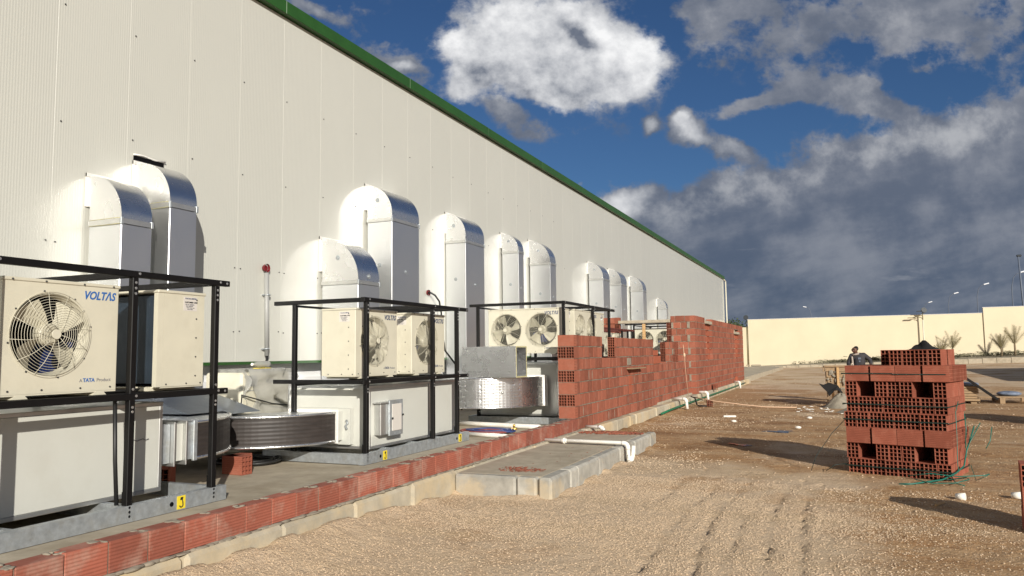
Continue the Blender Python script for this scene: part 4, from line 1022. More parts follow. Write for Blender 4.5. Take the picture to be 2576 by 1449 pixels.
# ------------------------------------------------------------------ the strapped stack of bricks
SX, SY = 1.160, 10.65
SG = float(gh(0.6, 11))
SA = -0.335                            # local x runs to the right along the front, y to the back
st_origin = Matrix.Translation((SX, SY, SG-0.01)) @ RZ(SA)
hb = MB(); hollow(hb, T((-0.074, -0.147, 0)), L_=0.294, w=0.148, h=0.199)
proto = None
ordn = ('far left', 'second from left', 'third from left', 'fourth from left', 'fifth from left', 'sixth from left', 'seventh from left', 'far right')
ord4 = ('far left', 'second from left', 'third from left', 'far right')
cname = ('bottom', 'second', 'third', 'fourth', 'fifth', 'sixth', 'seventh', 'topmost')
def stack_brick(x, y, k, rot, label, origin=st_origin, group='hollow bricks of the tall strapped stack', dz=0.0):
    """x, y: centre in the stack's own frame (x <= 0 to the left); rot 0 = end faces the camera"""
    global proto
    Mw = origin @ T((x, y, k*0.2005+dz)); a = origin.to_euler().z + (math.pi/2 if rot else 0)
    if proto is None: proto = hb.build('hollow_brick', M['brickloose'], None, local=True); o = proto
    else: o = proto.copy(); COL.objects.link(o)
    o.location = Mw.translation; o.rotation_euler = (0, 0, a + rnd.uniform(-0.02, 0.02) + (math.pi if rnd.random() < .5 else 0)); WM[o.name] = Matrix.Identity(4)
    return tag(o, label, 'brick', group)
for k in range(7):
    jx = (0.0, -0.02, 0.012, -0.02, 0.005, 0.0, 0.03)[k]; jy = (0, 0.005, -0.015, 0.0, 0.01, 0.0, -0.01)[k]
    if k in (2, 6):
        for i in range(4):
            for j in range(6):
                if j in (2, 3) and i < 3: continue
                lab = f'{ord4[i]} brick of the {cname[k]} course, a long ribbed side facing the camera' if j == 0 else \
                      (f'brick {("","second","third","fourth","fifth")[j]} from the front corner on the right side of the {cname[k]} course' if i == 3 and j < 5 else f'rear brick of the {cname[k]} course, hidden behind the stack front')
                stack_brick(-1.2+0.3*i+0.15+jx+(0.02 if i == 3 else 0)-(0.02 if i == 0 else 0), 0.075+0.15*j+jy+rnd.uniform(-0.004,0.004), k, 1, lab)
    else:
        cols = range(8) if k in (0, 3, 4) else (0, 2.5, 3.5, 4.5, 7)
        for c, i in enumerate(cols):
            for j in range(3):
                edge_ = i in (0, 7)
                if j == 1 and not edge_ and k in (0, 3, 4): continue
                if j == 0:
                    nm = ordn[int(i)] if len(list(cols)) == 8 else ('far left', 'left middle', 'centre', 'right middle', 'far right')[c]
                    lab = f'{nm} brick of the {cname[k]} course, twelve holes facing the camera'
                elif i == 7: lab = f'brick {"second" if j == 1 else "third"} from the front on the right flank of the {cname[k]} course'
                else: lab = f'rear brick of the {cname[k]} course, hidden behind the stack front'
                stack_brick(-1.2+0.15*i+0.075+jx+rnd.uniform(-0.004,0.004), 0.15+0.3*j+jy+rnd.uniform(-0.012,0.012), k, 0, lab)
for k in (1, 5):
    for x in (-0.93, -0.30): stack_brick(x, 0.82, k, 1, f'brick lying across the back of a fork pocket in the {cname[k]} course')
for c in range(4):
    x = -0.63+0.15*c+0.07
    stack_brick(x, 0.16+(-0.01 if c in (2, 3) else 0.01), 7, 0, f'loose brick on top of the stack, {("leftmost","second","third","rightmost")[c]} of the four in the front row', dz=-0.002 if c < 2 else 0.0)
    stack_brick(x+0.01, 0.47, 7, 0, 'brick on top of the stack behind the front row' if c < 3 else 'brick at the right end behind the front row on top of the stack')
stack_brick(-0.74, 0.42, 7, 0, 'set back brick with dark holes at the left end of the top row')
# straps round the stack
def strap(z, r, lab, k):
    t = thing('strap', lab, 'strap', tuple(st_origin @ Vector((-0.6, 0.45, z))), 0, 'straps round the brick stack')
    b = MB(); h = 0.0075; o_ = 0.008
    pts = [(-1.2-o_-0.03, -o_), (-0.6, -o_-0.008), (o_, -o_), (o_+0.002, 0.45), (o_, 0.9+o_), (-1.2-o_-0.03, 0.9+o_)]
    n = len(pts)
    for i in range(n):
        (xa, ya), (xb, yb) = pts[i], pts[(i+1) % n]
        dz = 0.006*math.sin(i*1.7+k)
        d = Vector((yb-ya, -(xb-xa), 0)).normalized()*0.002
        p = [st_origin @ Vector(q) for q in ((xa, ya, z-h+dz), (xb, yb, z-h+dz), (xb, yb, z+h+dz), (xa, ya, z+h+dz))]
        q = [st_origin @ (Vector(q)+d) for q in ((xa, ya, z-h+dz), (xb, yb, z-h+dz), (xb, yb, z+h+dz), (xa, ya, z+h+dz))]
        b.add(p+q, [(0,1,2,3), (7,6,5,4), (0,4,5,1), (3,2,6,7), (0,3,7,4), (1,5,6,2)])
    b.build('band', M['strap'], t)
for k, (z, lab) in enumerate(((0.105, 'lowest dark green strap, around the bottom course of the stack'), (0.70, 'dark green strap around the fourth course of the stack'), (0.90, 'dark green strap around the fifth course of the stack'), (1.30, 'highest dark green strap, around the upper long brick course'))): strap(z, 0, lab, k)
W_ = lambda x, y, z: tuple(st_origin @ Vector((x, y, z)))
b = MB()
def ribbon(pts, w=0.012): b.tube(pts, w*0.5, 4)
ribbon([W_(0.03,0.42,0.95), W_(0.02,0.3,0.82), W_(0.03,0.24,0.5), W_(0.025,0.22,0.2), W_(0.04,0.18,0.1)])
ribbon([W_(0.12,0.75,0.62), W_(0.09,0.62,0.45), W_(0.07,0.5,0.33), W_(0.05,0.42,0.15), W_(0.03,0.1,0.10), W_(-0.05,-0.2,0.05), W_(-0.3,-0.55,0.02), W_(-0.42,-0.62,0.015)], 0.022)
ribbon([W_(0.18,0.8,0.66), W_(0.12,0.66,0.5), W_(0.07,0.5,0.35)], 0.014); ribbon([W_(0.05,0.6,0.78), W_(0.07,0.55,0.6), W_(0.06,0.5,0.36)], 0.014)
ribbon([W_(0.32,0.72,0.62), W_(0.30,0.68,0.45), W_(0.26,0.62,0.36)], 0.014)
ribbon([W_(-0.45,-0.12,0.05), W_(-0.2,-0.13,0.10), W_(0.1,-0.1,0.09), W_(0.34,0.02,0.11), W_(0.38,0.1,0.12)], 0.016)
ribbon([W_(-0.3,-0.42,0.06), W_(-0.1,-0.42,0.03), W_(0.12,-0.36,0.05), W_(0.24,-0.25,0.09), W_(0.2,-0.2,0.10), W_(0.05,-0.16,0.06), W_(-0.02,-0.2,0.05)], 0.014)
ribbon([W_(0.02,-0.1,0.09), W_(0.1,-0.25,0.03), W_(0.2,-0.3,0.02)], 0.012); ribbon([W_(0.15,0.3,0.18), W_(0.22,0.18,0.02), W_(0.36,0.1,0.1)], 0.01)
o = b.build('loose_strapping', M['straplight']); solo(o, 'tangle of cut green strapping at the right corner of the stack', 'strapping')
b = MB(); b.tube([W_(-1.22,-0.02,0.12), W_(-1.32,-0.15,0.11), W_(-1.42,-0.2,0.03)], 0.006, 4); b.tube([W_(-1.22,0.1,0.72), W_(-1.4,0.0,0.5), W_(-1.55,-0.2,0.2), W_(-1.6,-0.25,0.02)], 0.005, 4)
solo(b.build('loose_strapping', M['strap']), 'thin dark strap ends hanging off the left edge of the stack', 'strapping')
# black cloth on top
b = MB(); ng = 12; vs = []; fs = []
for j in range(ng+1):
    for i in range(ng+1):
        u, v = i/ng, j/ng; hgt = 0.13*math.exp(-((u-0.55)/0.22)**2-((v-0.5)/0.3)**2)+0.06*math.exp(-((u-0.2)/0.12)**2-((v-0.4)/0.3)**2)+0.02*math.sin(u*9+v*5)*math.sin(v*7)
        hgt *= (math.sin(math.pi*min(1,max(0,u)))**0.4)*(math.sin(math.pi*v)**0.4)
        vs.append(W_(-0.52+0.36*u+0.02*math.sin(v*8), 0.36+0.3*v+0.02*math.sin(u*9), 1.605+max(0, hgt)))
fs = [(j*(ng+1)+i, j*(ng+1)+i+1, (j+1)*(ng+1)+i+1, (j+1)*(ng+1)+i) for j in range(ng) for i in range(ng)]
b.add(vs, fs, 0, True); b.add([Vector(p)-Vector((0,0,0.004)) for p in vs], [f[::-1] for f in fs]); solo(b.build('black_cloth', M['cloth']), 'crumpled black cloth lying on the top bricks of the stack', 'cloth')

# a second stack cut by the right edge of the photo, and the ones outside it whose shadows fall into view
so2 = Matrix.Translation((2.58, 7.75, float(gh(2,8))-0.01)) @ RZ(-0.12)
for k in range(3):
    for i in range(4 if k == 1 else 8):
        for j in range(1 if k != 1 else 2):
            if k == 1:
                if i > 1: continue
                stack_brick(-1.2+0.3*i+0.15, 0.075+0.15*j, k, 1, 'ribbed brick in the middle course of the low stack cut by the right photo edge', so2, 'bricks of the stack at the right photo edge')
            else:
                if i > 3: continue
                stack_brick(-1.2+0.15*i+0.075, 0.15+0.3*j, k, 0, f'brick in the {"bottom" if k == 0 else "top"} course of the low stack cut by the right photo edge', so2, 'bricks of the stack at the right photo edge')
# stack outside the frame (throws the shadow right of the strapped stack)
b = MB()
for k in range(8):
    for i in range(4):
        for j in range(3): b.tint = rnd.random(); b.bbox(0.3*i, 0.3*i+0.294, 0.3*j, 0.3*j+0.294, 0.2*k, 0.2*k+0.197, 0.004, 0, T((4.75, 17.55, float(gh(5,18)))) @ RZ(-0.1))
solo(b.build('brick_stack', M['brickloose']), 'tall brick stack standing beyond the right photo edge', 'brick stack')
sc_ = thing('shadow_shed', 'unseen long grey shed beyond the right edge, placed to throw the far shadow', 'shed', (16.6, 42.5, 0.3))  # unseen shed, sized so its shadow darkens the far ground
b = MB(); b.box(13.2, 20, 34, 51, 0.2, 3.5); b.build('shed_wall', M['greyplastic'], sc_)
b = MB(); b.bbox(13.0, 20.2, 33.8, 51.2, 3.5, 3.65, 0.02); b.build('shed_roof', M['galv'], sc_)
b = MB(); b.bbox(15, 16, 33.96, 33.99, 0.3, 2.4, 0.01); b.build('door', M['polesteel'], sc_)

# ------------------------------------------------------------------ pipes and hoses
def pvc(name, pts, r, label, joints=(), group='white drain pipes leaving the brick walls', lip=True):
    t = thing('drain_pipe', label, 'pipe', (pts[0][0], pts[0][1], min(p[2] for p in pts)), 0, group)
    b = MB(); path = []
    P = [Vector(p) for p in pts]
    for i, p in enumerate(P):
        if 0 < i < len(P)-1:
            a, c = (P[i-1]-p), (P[i+1]-p); q = min(0.07, a.length*0.4, c.length*0.4)
            for s_ in range(5):
                u = s_/4; A = p+a.normalized()*q; B = p+c.normalized()*q; path.append(A*(1-u)**2+p*2*u*(1-u)+B*u*u)
        else: path.append(p)
    b.tube(path, r, 12, 0, True); b.build('tube', M['pvc'], t)
    for i, p in enumerate(P):
        if 0 < i < len(P)-1:
            b = MB()
            a, c = (P[i-1]-p).normalized(), (P[i+1]-p).normalized(); q = min(0.09, (P[i-1]-p).length*0.5, (P[i+1]-p).length*0.5)
            pp = [p+a*q]+[(p+a*0.07)*(1-u)**2+p*2*u*(1-u)+(p+c*0.07)*u*u for u in (0, .25, .5, .75, 1)]+[p+c*q]
            b.tube(pp, r*1.18, 12, 0, True); b.build('elbow', M['pvc'], t)
    for (p, ax) in joints:
        b = MB(); a = Vector(ax).normalized(); p = Vector(p); b.tube([p-a*0.035, p-a*0.012], r*1.25, 12); b.tube([p-a*0.012, p+a*0.02], r*1.6, 12); b.tube([p+a*0.02, p+a*0.05], r*1.2, 12); b.build('coupling', M['pvc'], t)
    return t
pvc('p', [(-4.40, 11.08, 0.27), (-2.93, 10.98, 0.275), (-2.925, 10.98, 0.03), (-2.88, 11.02, 0.03), (-2.86, 11.04, 0.235)], 0.028, 'longest white drain pipe, lying across the concrete slab and turning down its edge', [((-3.95, 11.05, 0.27), (1, -0.07, 0))])
pvc('p', [(-4.30, 13.24, 0.275), (-3.98, 13.18, 0.275), (-3.955, 13.17, 0.235)], 0.03, 'short white drain stub at the back of the slab beside red brick rubble')
for (x0, y0, x1, y1, lab) in ((-4.42, 21.35, -3.98, 21.2, 'white drain pipe bending down over the kerb, nearest of the three past the slab'), (-4.40, 24.95, -3.98, 24.82, 'white drain pipe bending down over the kerb, middle of the three past the slab'), (-4.35, 33.65, -4.0, 33.4, 'white drain pipe bending down over the kerb, farthest of the three past the slab')):
    pvc('p', [(x0, y0, 0.30), (x1, y1, 0.30), (x1+0.03, y1-0.02, 0.03)], 0.042, lab)
b = MB()
for (pa) in ([(-4.09, 18.6, 0.10), (-4.12, 20, 0.11), (-4.10, 21.0, 0.12), (-4.12, 24, 0.12), (-4.13, 28, 0.12), (-4.15, 33, 0.12), (-4.17, 37, 0.12)],): b.tube(pa, 0.028, 8)
solo(b.build('green_hose', M['greenpipe']), 'dark green hose running along the foot of the kerb', 'hose')
b = MB(); b.tube([(-4.15, 22.9, 0.27), (-4.02, 22.8, 0.24), (-3.95, 22.7, 0.05), (-3.85, 22.5, 0.02), (-3.6, 22.6, 0.015)], 0.02, 6); solo(b.build('black_cable', M['cable']), 'black cable drooping over the kerb by the end of the long wall', 'cable')
b = MB(); b.tube([(-6.6, 12.55, 0.345), (-5.9, 12.4, 0.345), (-5.0, 12.25, 0.345), (-4.8, 12.22, 0.345)], 0.042, 10); solo(b.build('floor_pipe', M['pvc']), 'white pipe lying on the concrete under the shiny duct bend', 'pipe')
b = MB(); b.tube([(-5.6, 10.95, 0.335), (-5.1, 10.85, 0.335), (-4.6, 10.75, 0.335), (-4.43, 10.72, 0.335)], 0.034, 10); solo(b.build('floor_pipe', M['pvc']), 'white pipe stub on the concrete where the second unit ends, behind the low wall', 'pipe')
def coil(cx, cy, z, rx, ry, n, r, m, name, label, cat, ph=0.0, group=None, tail=None):
    b = MB(); pts = []
    for i in range(n*16):
        a = 2*math.pi*i/16+ph; k = 1+0.12*math.sin(a*0.37+ph)+0.05*math.sin(a*1.7)
        pts.append((cx+rx*k*math.cos(a), cy+ry*k*math.sin(a), z+0.5*r+abs(0.022*math.sin(a*0.8+ph*3))+0.004*(i/16)))
    if tail: pts += tail
    b.tube(pts, r, 6); return solo(b.build(name, m), label, cat, group)
coil(-5.42, 11.38, 0.31, 0.40, 0.26, 4, 0.013, M['hosered'], 'hose_coil', 'red gauge hose coiled on the concrete behind the low wall', 'hose', 0.0, 'coiled gauge hoses')
coil(-5.36, 11.42, 0.325, 0.38, 0.22, 4, 0.013, M['hoseblue'], 'hose_coil', 'blue gauge hose coiled on the concrete behind the low wall', 'hose', 1.3, 'coiled gauge hoses')
b = MB(); b.tube([(-5.02, 11.62, 0.31), (-5.02, 11.62, 0.40)], 0.022, 8); b.tube([(-5.07, 11.6, 0.36), (-4.97, 11.64, 0.37)], 0.018, 8); b.ball((-5.02, 11.62, 0.42), 0.024, 0, 8, 6); solo(b.build('brass_valve', M['brass']), 'small brass valve at the end of the coiled hoses', 'valve')
coil(-6.75, 7.35, 0.31, 0.36, 0.30, 4, 0.02, M['cable'], 'cable_coil', 'black cable coiled in shade under the large curved duct', 'cable', 0.4)
coil(-6.6, 7.9, 0.33, 0.30, 0.2, 3, 0.02, M['cable'], 'cable_coil', 'black cable coil farther back under the large curved duct', 'cable', 1.4)
# plastic wrapped cabinet with a bottle on top
wc = thing('wrapped_cabinet', 'cream electrical cabinet under torn clear plastic wrap, tied with a cord', 'cabinet', (-7.4, 8.25, 0.3))
b = MB(); b.bbox(-7.75, -7.12, 7.62, 8.56, 0.36, 1.40, 0.03); b.build('cabinet_body', M['cream'], wc)
b = MB(); b.bbox(-7.119, -7.11, 7.70, 7.90, 1.22, 1.36, 0.003); b.box(-7.119, -7.112, 7.68, 7.92, 1.16, 1.17); b.build('control_panel', M['greyplastic'], wc)
b = MB(); vs = []; nn = 28; hh = 16
prof = [(-7.06, 7.66), (-7.06, 8.62), (-7.8, 8.66), (-7.8, 7.9)]
loop = []
for i in range(4):
    (xa, ya), (xb, yb) = prof[i], prof[(i+1) % 4]
    for s_ in range(9): loop.append((xa+(xb-xa)*s_/9, ya+(yb-ya)*s_/9))
rs2 = random.Random(5); L_ = len(loop)
for j in range(hh+1):
    for i, (x, y) in enumerate(loop):
        w_ = 0.022*math.sin(i*1.9+j*0.6)+0.016*math.sin(i*0.7-j*1.3)+rs2.uniform(-0.012,0.012)
        vs.append((x+w_*(1 if x > -7.4 else -1), y+w_, 0.52+0.92*j/hh+rs2.uniform(-0.01,0.01)))
b.add(vs, [(j*L_+i, j*L_+(i+1) % L_, (j+1)*L_+(i+1) % L_, (j+1)*L_+i) for j in range(hh) for i in range(L_) if not (i < 1)], 0, True)
b.add(vs[hh*L_:]+[(-7.4, 8.2, 1.455)], [(i, (i+1) % L_, L_) for i in range(L_)], 0, True); b.build('plastic_wrap', M['wrap'], wc)
b = MB(); b.tube([(-7.08, 7.58, 1.12), (-7.04, 7.75, 1.07), (-7.03, 8.1, 0.98), (-7.03, 8.5, 0.93), (-7.06, 8.68, 0.93)], 0.009, 5); b.tube([(-7.09, 7.60, 1.12), (-7.1, 7.58, 0.8), (-7.08, 7.66, 0.6)], 0.007, 5); b.build('cord', M['cable'], wc)
text('AUX', 0.07, 'lettering', M['greyprint'], wc, Matrix.Translation((7.4-7.108, 8.06-8.25, 1.26-0.3)) @ face_x(0, 0, 0), bold=0.001)
b = MB(); b.tube([(-7.3, 8.02, 1.505), (-7.3, 8.05, 1.505), (-7.3, 8.10, 1.505), (-7.3, 8.30, 1.505), (-7.3, 8.34, 1.505)], [0.018, 0.02, 0.042, 0.044, 0.034], 12)
bt = thing('plastic_bottle', 'clear plastic bottle lying on the wrapped cabinet', 'bottle', (-7.3, 8.2, 1.46)); b.build('bottle_body', M['wrap'], bt)
b = MB(); b.tube([(-7.3, 8.0, 1.505), (-7.3, 8.02, 1.505)], 0.02, 10); b.build('cap', M['litter'], bt)
b = MB(); b.bbox(-7.30, -7.20, 8.02, 8.26, 1.448, 1.456, 0.002); b.build('yellow_label', M['yellow'], bt)

# ------------------------------------------------------------------ rubble, litter
def shards(cx, cy, z, rx, ry, n, m, name, label, smin, smax):
    b = MB()
    for _ in range(n):
        a = rnd.random()*6.283; r = rnd.random()**0.8; s = rnd.uniform(smin, smax)
        M4 = T((cx+rx*r*math.cos(a), cy+ry*r*math.sin(a), z+s*0.12)) @ RZ(rnd.random()*6.3) @ RX(rnd.uniform(-0.3,0.3)); b.tint = rnd.random()
        b.bbox(-s, s, -s*rnd.uniform(0.2,0.6), s*0.3, -s*0.12, s*rnd.uniform(0.05,0.2), s*0.02, 0, M4)
    o = b.build(name, m); solo(o, label, 'rubble'); o['kind'] = 'stuff'; return o
shards(-3.55, 8.45, 0.226, 0.30, 0.20, 170, M['brick'], 'brick_rubble', 'scatter of red brick chips on the near part of the slab', 0.006, 0.022)
shards(-3.75, 12.75, 0.226, 0.62, 0.24, 300, M['brick'], 'brick_rubble', 'heap of red brick fragments on the far part of the slab', 0.012, 0.05)
shards(-3.3, 10.2, 0.226, 0.7, 1.6, 60, M['brick'], 'brick_rubble', 'few stray brick crumbs over the middle of the slab', 0.004, 0.012)
def litter(x, y, kind, label, cat):
    z = float(gh(x, y)); b = MB()
    if kind == 'cup': b.tube([(x, y, z+0.03), (x+0.085, y-0.03, z+0.035)], [0.032, 0.042], 12, 0, True)
    elif kind == 'pack': b.bbox(-0.15, 0.15, -0.04, 0.04, 0, 0.045, 0.01, 0, T((x, y, z)) @ RZ(0.3))
    elif kind == 'stick': b.bbox(-0.10, 0.10, -0.012, 0.012, 0, 0.02, 0.004, 0, T((x, y, z)) @ RZ(1.1))
    else:
        b.ball((x, y, z+0.03), 0.05, 0, 8, 5, (1.3, 0.9, 0.6))
    return solo(b.build({'cup': 'paper_cup', 'pack': 'white_packet', 'stick': 'wood_stick', 'ball': 'crumpled_paper'}[kind], M['wood'] if kind == 'stick' else M['litter']), label, cat)
litter(-2.55, 19.1, 'pack', 'white packet lying on brown soil past the slab', 'litter')
litter(-2.29, 17.8, 'ball', 'small crumpled white paper nearer than the white packet', 'litter')
litter(-0.74, 19.05, 'ball', 'crumpled white paper left of the strapped stack', 'litter')
litter(-0.87, 16.6, 'ball', 'tiny white scrap by the puddle', 'litter')
litter(1.055, 9.43, 'cup', 'white paper cup on the ground in front of the strapped stack', 'litter')
litter(1.6, 9.66, 'cup', 'white paper cup near the right photo edge', 'litter')
litter(0.86, 9.0, 'stick', 'pale wood stick on the ground near the paper cup', 'stick')
b = MB()
for _ in range(22): x, y = rnd.gauss(-0.62, 0.3), rnd.gauss(22.1, 0.5); b.bbox(-rnd.uniform(.02,.08), 0.03, -0.03, rnd.uniform(0.01,0.06), 0, 0.012, 0.003, 0, T((x, y, float(gh(x,y))+0.006)) @ RZ(rnd.random()*3))
o = b.build('lime_spill', M['litter']); solo(o, 'white lime flakes spilled on the soil before the mortar box', 'spill'); o['kind'] = 'stuff'

# ------------------------------------------------------------------ mortar box, cement, pallets
mx = thing('mortar_box', 'plank built mortar box on legs, splashed with cement, before the worker', 'mortar box', (0.1, 24.2, 0))
GB = float(gh(0, 24))
b = MB()
for k in range(4): b.tint = rnd.random(); M4 = T((0,0,GB)); z = 0.50+0.165*k; ins = 0.05*(3-k)*0.5; b.bbox(-0.44+ins, 0.55, 23.50+ins*0.5, 23.54+ins*0.5, z, z+0.158, 0.006, 0, M4)
b.bbox(-0.50, -0.46, 23.5, 24.4, GB+0.98, GB+1.14, 0.006); b.bbox(-0.44, -0.40, 23.55, 24.4, GB+0.50, GB+0.98, 0.006); b.bbox(-0.44, 0.55, 24.38, 24.42, GB+0.5, GB+1.14, 0.006); b.bbox(0.53, 0.57, 23.5, 24.4, GB+0.5, GB+1.14, 0.006)
sp = b
b = MB(); b.bbox(-0.47, 0.58, 23.46, 23.56, GB+1.12, GB+1.165, 0.005); b.build('rim_board', M['woodgrey'], mx)
for x in (-0.14, 0.5): b = MB(); b.bbox(x, x+0.065, 23.44, 23.495, GB+0.0, GB+1.11, 0.004); b.build('leg', M['wood'], mx)
for x in (-0.30, 0.5): b = MB(); b.bbox(x, x+0.065, 24.43, 24.48, GB+0.0, GB+1.11, 0.004); b.build('leg', M['wood'], mx)
b = MB(); b.box(-0.38, 0.52, 23.57, 24.37, GB+0.55, GB+1.06); b.build('mortar_fill', M['cement'], mx)
for _ in range(40): sp.ball((rnd.uniform(-0.38,0.4), 23.49, GB+rnd.uniform(0.5,1.0)), 0.05, 1, 6, 4, (rnd.uniform(.3,1.2), 0.2, rnd.uniform(.3,1.6)))
sp.build('plank_side', [M['woodgrey'], M['cement']], mx)
sk = thing('torn_sack', 'dark torn sack slumped at the foot of the mortar box', 'sack', (-0.45, 23.3, GB))
b = MB(); b.add([(-0.62,23.3,GB+0.66),(-0.50,23.3,GB+0.62),(-0.36,23.32,GB+0.68),(-0.12,23.34,GB+0.60),(0.0,23.3,GB+0.40),(-0.03,23.25,GB+0.36),(-0.10,23.25,GB+0.46),(-0.2,23.2,GB+0.48),(-0.30,23.2,GB+0.36),(-0.36,23.2,GB+0.3),(-0.40,23.22,GB+0.42),(-0.5,23.25,GB+0.52)]+[(-0.62,23.4,GB+0.66),(-0.50,23.44,GB+0.62),(-0.36,23.44,GB+0.68),(-0.12,23.44,GB+0.60),(0.0,23.4,GB+0.40),(-0.03,23.4,GB+0.36),(-0.10,23.44,GB+0.46),(-0.2,23.44,GB+0.48),(-0.30,23.44,GB+0.36),(-0.36,23.4,GB+0.3),(-0.40,23.4,GB+0.42),(-0.5,23.4,GB+0.52)],
   [tuple(range(12))[::-1], tuple(range(12,24))]+[(i,(i+1)%12,12+(i+1)%12,12+i) for i in range(12)]); b.build('sack_cloth', M['cloth'], sk)
b = MB(); b.tube([(-0.40, 23.3, GB), (-0.40, 23.3, GB+0.45)], 0.016, 6); b.build('prop_stick', M['woodgrey'], sk)
def heap(cx, cy, rx, ry, h, m, name, label, cat, seed=0):
    b = MB(); n, k = 28, 9; vs = []
    for j in range(k+1):
        q = j/k
        for i in range(n):
            a = 2*math.pi*i/n; r = q*(1+0.12*math.sin(3*a+seed)+0.07*math.sin(7*a+seed*2)); x, y = cx+rx*r*math.cos(a), cy+ry*r*math.sin(a)
            vs.append((x, y, float(gh(x, y))-0.02+h*(0.5+0.5*math.cos(math.pi*q))*(1+0.08*math.sin(5*a+q*6))))
    b.add(vs, [(j*n+i, (j+1)*n+i, (j+1)*n+(i+1) % n, j*n+(i+1) % n) for j in range(k) for i in range(n)], 0, True)
    return solo(b.build(name, m), label, cat)
heap(-0.05, 23.0, 0.62, 0.42, 0.40, M['cement'], 'cement_heap', 'grey mound of mixed mortar at the foot of the mortar box', 'heap', 1)
heap(0.35, 21.3, 0.72, 0.35, 0.20, M['cement'], 'cement_heap', 'low spread of cement half hidden by the strapped stack', 'heap', 2)
pl = thing('board_stack', 'stack of weathered boards under a blue cloth behind the strapped stack', 'boards', (3.0, 25.8, 0))
b = MB(); g0 = float(gh(3, 25.7))
for k in range(6): b.tint = rnd.random(); o_ = rnd.uniform(-0.04, 0.04); b.bbox(2.3+o_, 3.57+o_, 25.4+rnd.uniform(-.03,.03), 26.3, g0+0.08+0.072*k, g0+0.143+0.072*k, 0.005)
b.build('board', M['woodgrey'], pl)
for xa in (2.35, 3.38): b = MB(); b.bbox(xa, xa+0.15, 25.45, 26.25, g0, g0+0.08, 0.005); b.build('bearer', M['woodgrey'], pl)
b = MB(); b.bbox(2.25, 3.60, 25.38, 26.2, g0+0.515, g0+0.60, 0.03); b.build('cloth_cover', M['bluebag'], pl)
b = MB(); a_ = math.atan2(0.564, 0.705); M4 = T((2.9, 25.25, g0+1.03)) @ Matrix.Rotation(a_, 4, 'Y'); b.bbox(-0.1, 1.42, -0.07, 0.07, -0.035, 0.035, 0.006, 0, M4); solo(b.build('leaning_plank', M['cloth']), 'dark plank leaning from the board stack down to the pallet', 'plank')
pt = thing('pallet', 'timber pallet lying on the ground at the right', 'pallet', (4.2, 26.3, 0)); g1 = float(gh(4, 26))
b = MB()
for i in range(6): b.bbox(3.35, 5.0, 25.6+0.24*i, 25.6+0.24*i+0.15, g1+0.17, g1+0.20, 0.004)
b.build('deck_board', M['woodgrey'], pt)
for i in range(3):
    for j in range(3): b = MB(); b.bbox(3.38+0.74*i, 3.38+0.74*i+0.13, 25.6+0.6*j, 25.74+0.6*j, g1, g1+0.168, 0.005); b.build('block', M['woodgrey'], pt)
b = MB(); b.ball((4.45, 26.2, g1+0.26), 0.08, 0, 16, 9, (4.0, 3.6, 1.0)); solo(b.build('blue_sack', M['bluebag']), 'blue and white woven sack lying flat on the pallet', 'sack')

# ------------------------------------------------------------------ far perimeter wall and what stands there
bz = lambda x: 0.22+(x+8.3)*0.039
yw = thing('perimeter_wall', 'long pale yellow perimeter wall closing the yard, flaking at its foot', 'wall', (10, 73.75, 0.5))
b = MB(); b.prism([(-7.86, -0.3), (11.05, -0.3), (11.05, 4.50), (-7.86, 4.50)], lambda u, v, w: (u, w, v), 73.6, 73.85); b.build('wall_face', M['yellowwall'], yw)
b = MB(); b.box(11.06, 90, 73.5, 73.8, -0.3, 4.96); b.build('raised_section', M['yellowwall'], yw)
b = MB(); b.box(-40, -7.87, 73.75, 73.95, -0.3, 3.81); b.build('low_section', M['yellowwall'], yw)
b = MB(); b.bbox(-7.9, 11.04, 73.57, 73.88, 4.501, 4.54, 0.01); b.bbox(11.0, 90, 73.47, 73.83, 4.961, 5.0, 0.01); b.build('coping', M['plinth'], yw)
b = MB(); b.add([(-7.5,71.9,-0.2),(90,71.9,-0.2),(90,71.9,bz(13)+0.0),(13,71.9,0.80),(-7.5,71.9,0.13),(-7.5,73.58,0.2),(13,73.58,bz(13)-0.02),(90,73.58,bz(13)),(-7.5,73.58,-0.2)], [(0,1,2,3,4),(4,3,6,5),(3,2,7,6),(0,4,5,8)])
tag(b.build('planting_bed', M['cement']), kind='structure')
b = MB(); x = -7.5
while x < 40: b.tint = rnd.random(); b.bbox(x+0.01, x+0.99, 71.7, 71.88, -0.3, 0.17+min(x+7.5,20.5)*0.0335, 0.02); x += 1.0
tag(b.build('bed_kerb', M['concrete']), kind='structure')
def leaf(b, p, d, l, w):
    d = Vector(d).normalized(); s = d.cross(Vector((rnd.uniform(-1,1), rnd.uniform(-1,1), rnd.uniform(-1,1)))).normalized()*w; p = Vector(p)
    b.add([p, p+d*l*0.5+s, p+d*l, p+d*l*0.5-s], [(0,1,2,3)])
b = MB()
for _ in range(3600):
    x = rnd.uniform(-4.0, 15); dens = 0.35+0.65*(0.5+0.5*math.sin(x*1.7)*math.sin(x*0.63+1))
    if rnd.random() > dens: continue
    if x < -1 and rnd.random() < 0.6: continue
    b.tint = rnd.random(); y = rnd.uniform(72.2, 73.4); leaf(b, (x, y, bz(x)-0.04+rnd.random()**2*0.22), (rnd.uniform(-1,1), rnd.uniform(-1,.4), rnd.uniform(0.1,1)), rnd.uniform(0.06,0.14), 0.04)
